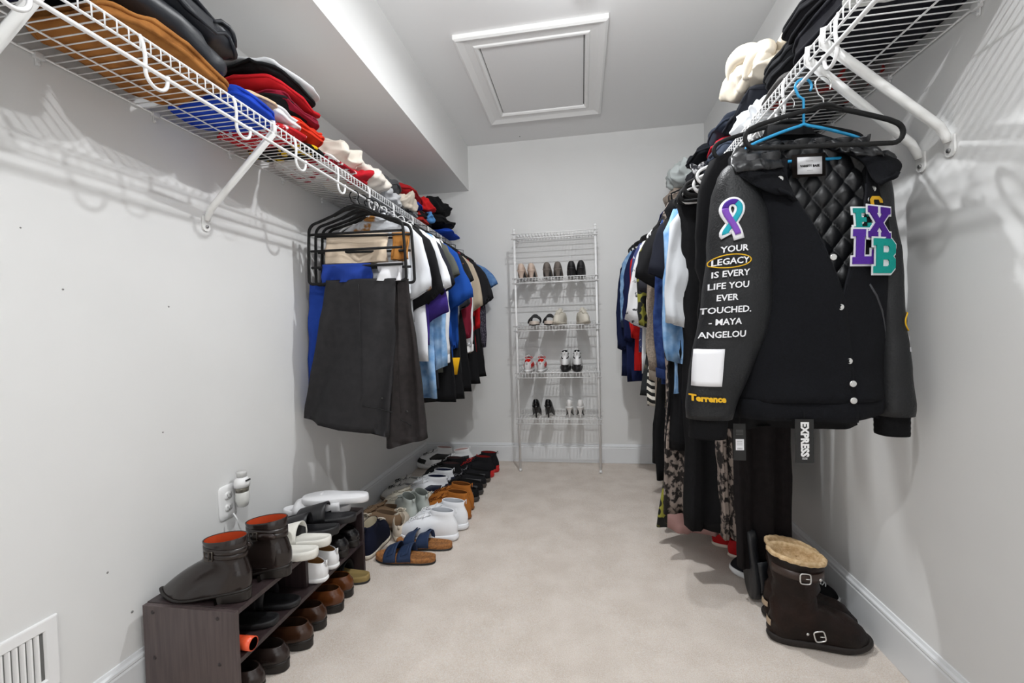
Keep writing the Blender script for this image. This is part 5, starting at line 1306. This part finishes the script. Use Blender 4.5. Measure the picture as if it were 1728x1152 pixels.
strip_mesh('ribbon_teal', TEAL, -.0006, (1, 21), .0022)
strip_mesh('ribbon_purple', PURD, -.0006, (20, 33), .0024)
strip_mesh('ribbon_lilac', PUR, -.0006, (32, 49), .0036)
# plain white sewn patch on the forearm
V, F = [], []
def quad_patch(nm, x0, x1, z0, z1, surf, m, off, skew=0, n=8, parent=None, tilt=0):
    G = [[(x0+(x1-x0)*u+skew*v, 0, z0+(z1-z0)*v+tilt*u) for u in np.linspace(0, 1, n)] for v in np.linspace(0, 1, n)]
    G = [[(x, surf(x, z)-off, z) for x, _, z in row] for row in G]
    return MB().grid(G, .0012).obj(nm, m, parent or jk)
quad_patch('white_patch', .296, .366, .895, .995, sfL, WT, .002, .010)
V, F = flat_mesh('Terrence', .023, bold=.0011); sew('name_embroidery', V, F, .333, .854, sfL, cloth('#e2b02e'), -.04, .001)
# chenille letters on the chest
def slab_letter(nm, shape, cx, cz, s_, m, off, rot=0):
    bw, sh_ = .22, .20
    S_ = {
     'X': [[(0, 0), (.42, 0), (.42, .2), (.36, .2), (.5, .38), (.64, .2), (.58, .2), (.58, 0), (1, 0), (1, .2), (.93, .2), (.66, .5), (.93, .8), (1, .8), (1, 1), (.58, 1), (.58, .8), (.64, .8), (.5, .62), (.36, .8), (.42, .8), (.42, 1), (0, 1), (0, .8), (.07, .8), (.34, .5), (.07, .2), (0, .2)]],
     'L': [[(0, 0), (.95, 0), (.95, .42), (.72, .42), (.72, .22), (.42, .22), (.42, .8), (.56, .8), (.56, 1), (0, 1), (0, .8), (.12, .8), (.12, .2), (0, .2)]],
     'E': [[(0, 0), (.9, 0), (.9, .36), (.7, .36), (.7, .2), (.4, .2), (.4, .4), (.65, .4), (.65, .6), (.4, .6), (.4, .8), (.7, .8), (.7, .64), (.9, .64), (.9, 1), (0, 1), (0, .8), (.12, .8), (.12, .2), (0, .2)]],
     'C': [[(0, .2), (.2, 0), (.8, 0), (1, .2), (1, .42), (.76, .42), (.7, .2), (.3, .2), (.24, .3), (.24, .7), (.3, .8), (.7, .8), (.76, .6), (1, .6), (1, .8), (.8, 1), (.2, 1), (0, .8)]],
     'B': [[(0, 0), (.8, 0), (1, .16), (1, .4), (.88, .5), (1, .6), (1, .84), (.8, 1), (0, 1), (0, .8), (.12, .8), (.12, .2), (0, .2)], [(.42, .2), (.42, .4), (.66, .4), (.72, .35), (.72, .25), (.66, .2)], [(.42, .6), (.42, .8), (.66, .8), (.72, .75), (.72, .65), (.66, .6)]],
    }[shape]
    def build(grow, h, m2, o2, n2, holes=True):
        cu = bpy.data.curves.new('c', 'CURVE'); cu.dimensions = '2D'; cu.fill_mode = 'BOTH'; cu.extrude = h; cu.offset = grow
        for lp in (S_ if holes else S_[:1]):
            sp = cu.splines.new('POLY'); sp.points.add(len(lp)-1); sp.use_cyclic_u = True
            for i, (a, b) in enumerate(lp): sp.points[i].co = ((a-.5)*s_*.86, (b-.5)*s_, 0, 1)
        ob = bpy.data.objects.new('c', cu); COL.objects.link(ob); bpy.context.view_layer.update()
        me = bpy.data.meshes.new_from_object(ob.evaluated_get(bpy.context.evaluated_depsgraph_get()))
        V = np.array([v.co[:] for v in me.vertices]); F = [tuple(p.vertices) for p in me.polygons]
        bpy.data.objects.remove(ob); bpy.data.curves.remove(cu); bpy.data.meshes.remove(me)
        g0 = bod(cx, cz, 1); gx = (bod(cx+.03, cz, 1)-bod(cx-.03, cz, 1))/.06; gz = (bod(cx, cz+.03, 1)-bod(cx, cz-.03, 1))/.06
        return sew(n2, V, F, cx, cz, lambda x, z: g0+gx*(x-cx)+gz*(z-cz), m2, rot, o2)
    build(.0050, .0012, WT, off, nm+'_felt_border', False)
    build(0.0, .003, m, off+.002, nm)
CH = dict(bump=1.0, bscale=350)
slab_letter('gold_letter', 'C', .768, 1.362, .045, cloth('#d9a72c', **CH), .003, .05)
slab_letter('teal_letter', 'E', .722, 1.320, .060, cloth('#1a8f8a', **CH), .004, .0)
slab_letter('letter_x', 'X', .765, 1.312, .082, cloth('#4b2487', **CH), .009, -.04)
slab_letter('letter_l', 'L', .727, 1.250, .088, cloth('#57309a', **CH), .009, .0)
slab_letter('letter_b', 'B', .778, 1.226, .088, cloth('#169a90', **CH), .016, .02)
# neck label
lb = MB(); 
lbl = lambda x, z: JY+.012
quad_patch('neck_label_backing', .588, .672, 1.462, 1.525, lambda x, z: JY+.004, cloth('#1a1412'), .002, 0, 3)
quad_patch('neck_label', .600, .662, 1.470, 1.517, lambda x, z: JY+.004, WT, .005, 0, 3, tilt=-.003)
V, F = flat_mesh('VARSITY BASE', .0085, bold=.0002); sew('label_print', V, F, .631, 1.488, lambda x, z: JY, cloth('#151515'), -.03, .003, sx=.92)
V, F = flat_mesh('- - - - -', .006); sew('label_print', V, F, .631, 1.503, lambda x, z: JY, cloth('#151515'), -.03, .003)
V, F = flat_mesh('- - - -', .006); sew('label_print', V, F, .631, 1.477, lambda x, z: JY, cloth('#151515'), -.03, .003)
# right sleeve: part of another gold oval and lettering at the outer edge
ov = []
for k in range(-11, 12):
    an = PI+2*PI*k/36; x = .862+.020*math.cos(an); z = 1.055+.024*math.sin(an); ov.append((min(x, .868), sfR(min(x, .868), z)-.001, z))
MB().tube(ov, .0017, 6).obj('gold_oval', cloth('#e0b02c'), jk)
for s_, z in (('FAM', 1.052), ('IS', 1.005), ('KE', .975)):
    V, F = flat_mesh(s_[:2], .017, bold=.0003); sew('lettering', V, F, .858, z, sfR, WT, .0, .001, sx=.45)
# hang tags of the blazer behind
def hangtag(label, x, z0, z1, w_, y, txt, rot):
    t = thing('hang_tag', label, 'tag', (x, y, z1))
    MB().box((-w_/2, -.0008, z0-z1), (w_/2, .0008, 0)).obj('card', mat('#151515', .35), t, smooth=False)
    MB().tube([(0, 0, .0), (.002, .004, .02), (-.002, .01, .045)], .0008, 5).obj('string', cloth('#222222'), t)
    h_ = z1-z0
    if txt:
        V, F = flat_mesh(txt, .026, bold=.0012)
        W_ = [(v[1]-.008, -.0012-v[2]*.3, -h_*.46-v[0]*.95) for v in V]; MB().add(W_, F).obj('print', mat('#e8e8e8', .5), t, smooth=False)
        V, F = flat_mesh('SIZE M'[:4], .007); MB().add([(v[0], -.0012-v[2]*.3, -h_*.92+v[1]) for v in V], F).obj('print', mat('#e8e8e8', .5), t, smooth=False)
    else:
        MB().box((-w_*.34, -.0014, -h_*.72), (w_*.34, -.0009, -h_*.42)).obj('price_sticker', WT, t, smooth=False)
        p = MB()
        for k in range(7): p.box((-w_*.2+k*w_*.06, -.0018, -h_*.70), (-w_*.2+k*w_*.06+.0008, -.0014, -h_*.655))
        for k in range(3): p.box((-w_*.26, -.0018, -h_*(.47+.05*k)), (w_*.2, -.0014, -h_*(.478+.05*k)))
        for k in range(4): p.box((-w_*.3, -.0014, -h_*(.17+.04*k)), (w_*.3, -.0009, -h_*(.178+.04*k)))
        p.obj('print', mat('#777777', .5), t, smooth=False)
    return t
hangtag('black hang tag with white lettering reading EXPRESS below the varsity jacket', .572, .690, .806, .045, 1.247, 'EXPRESS', 0)
hangtag('black hang tag with white price sticker below the varsity jacket', .445, .665, .772, .033, 1.345, None, 0)

# ------------------------------------------------------------------ groups of alike things
for o in list(COL.objects):
    if o.parent or 'category' not in o or 'group' in o: continue
    c = o['category']; x, y, z = o.location
    if c in ('shoe', 'boot', 'sandal'):
        if y > 3.15 and z > .2: g = 'shoes on the white wire rack'
        elif x > .3: g = 'shoes on the floor under the right clothes'
        elif z > .25: g = 'shoes on top of the shoe bench'
        elif z > .1: g = 'shoes on the bench middle shelf'
        elif y < 1.8: g = 'shoes on the floor under the bench'
        else: g = 'shoes along the left wall'
        o['group'] = g
    elif c in ('shirt', 'jacket', 'sweater', 'skirt', 'dress', 'coat', 'trousers') and z > .9 and not o.name.startswith('varsity'):
        o['group'] = 'garments hanging on the %s rod' % ('left' if x < 0 else 'right')
    elif c == 'hanger': o['group'] = 'hangers on the %s rod' % ('left' if x < 0 else 'right')
    elif c == 'clothes': o['group'] = 'folded clothes on the %s shelf' % ('left' if x < 0 else 'right')
    elif c == 'brace': o['group'] = 'white diagonal shelf braces'
    elif c == 'tag': o['group'] = 'hang tags below the varsity jacket'
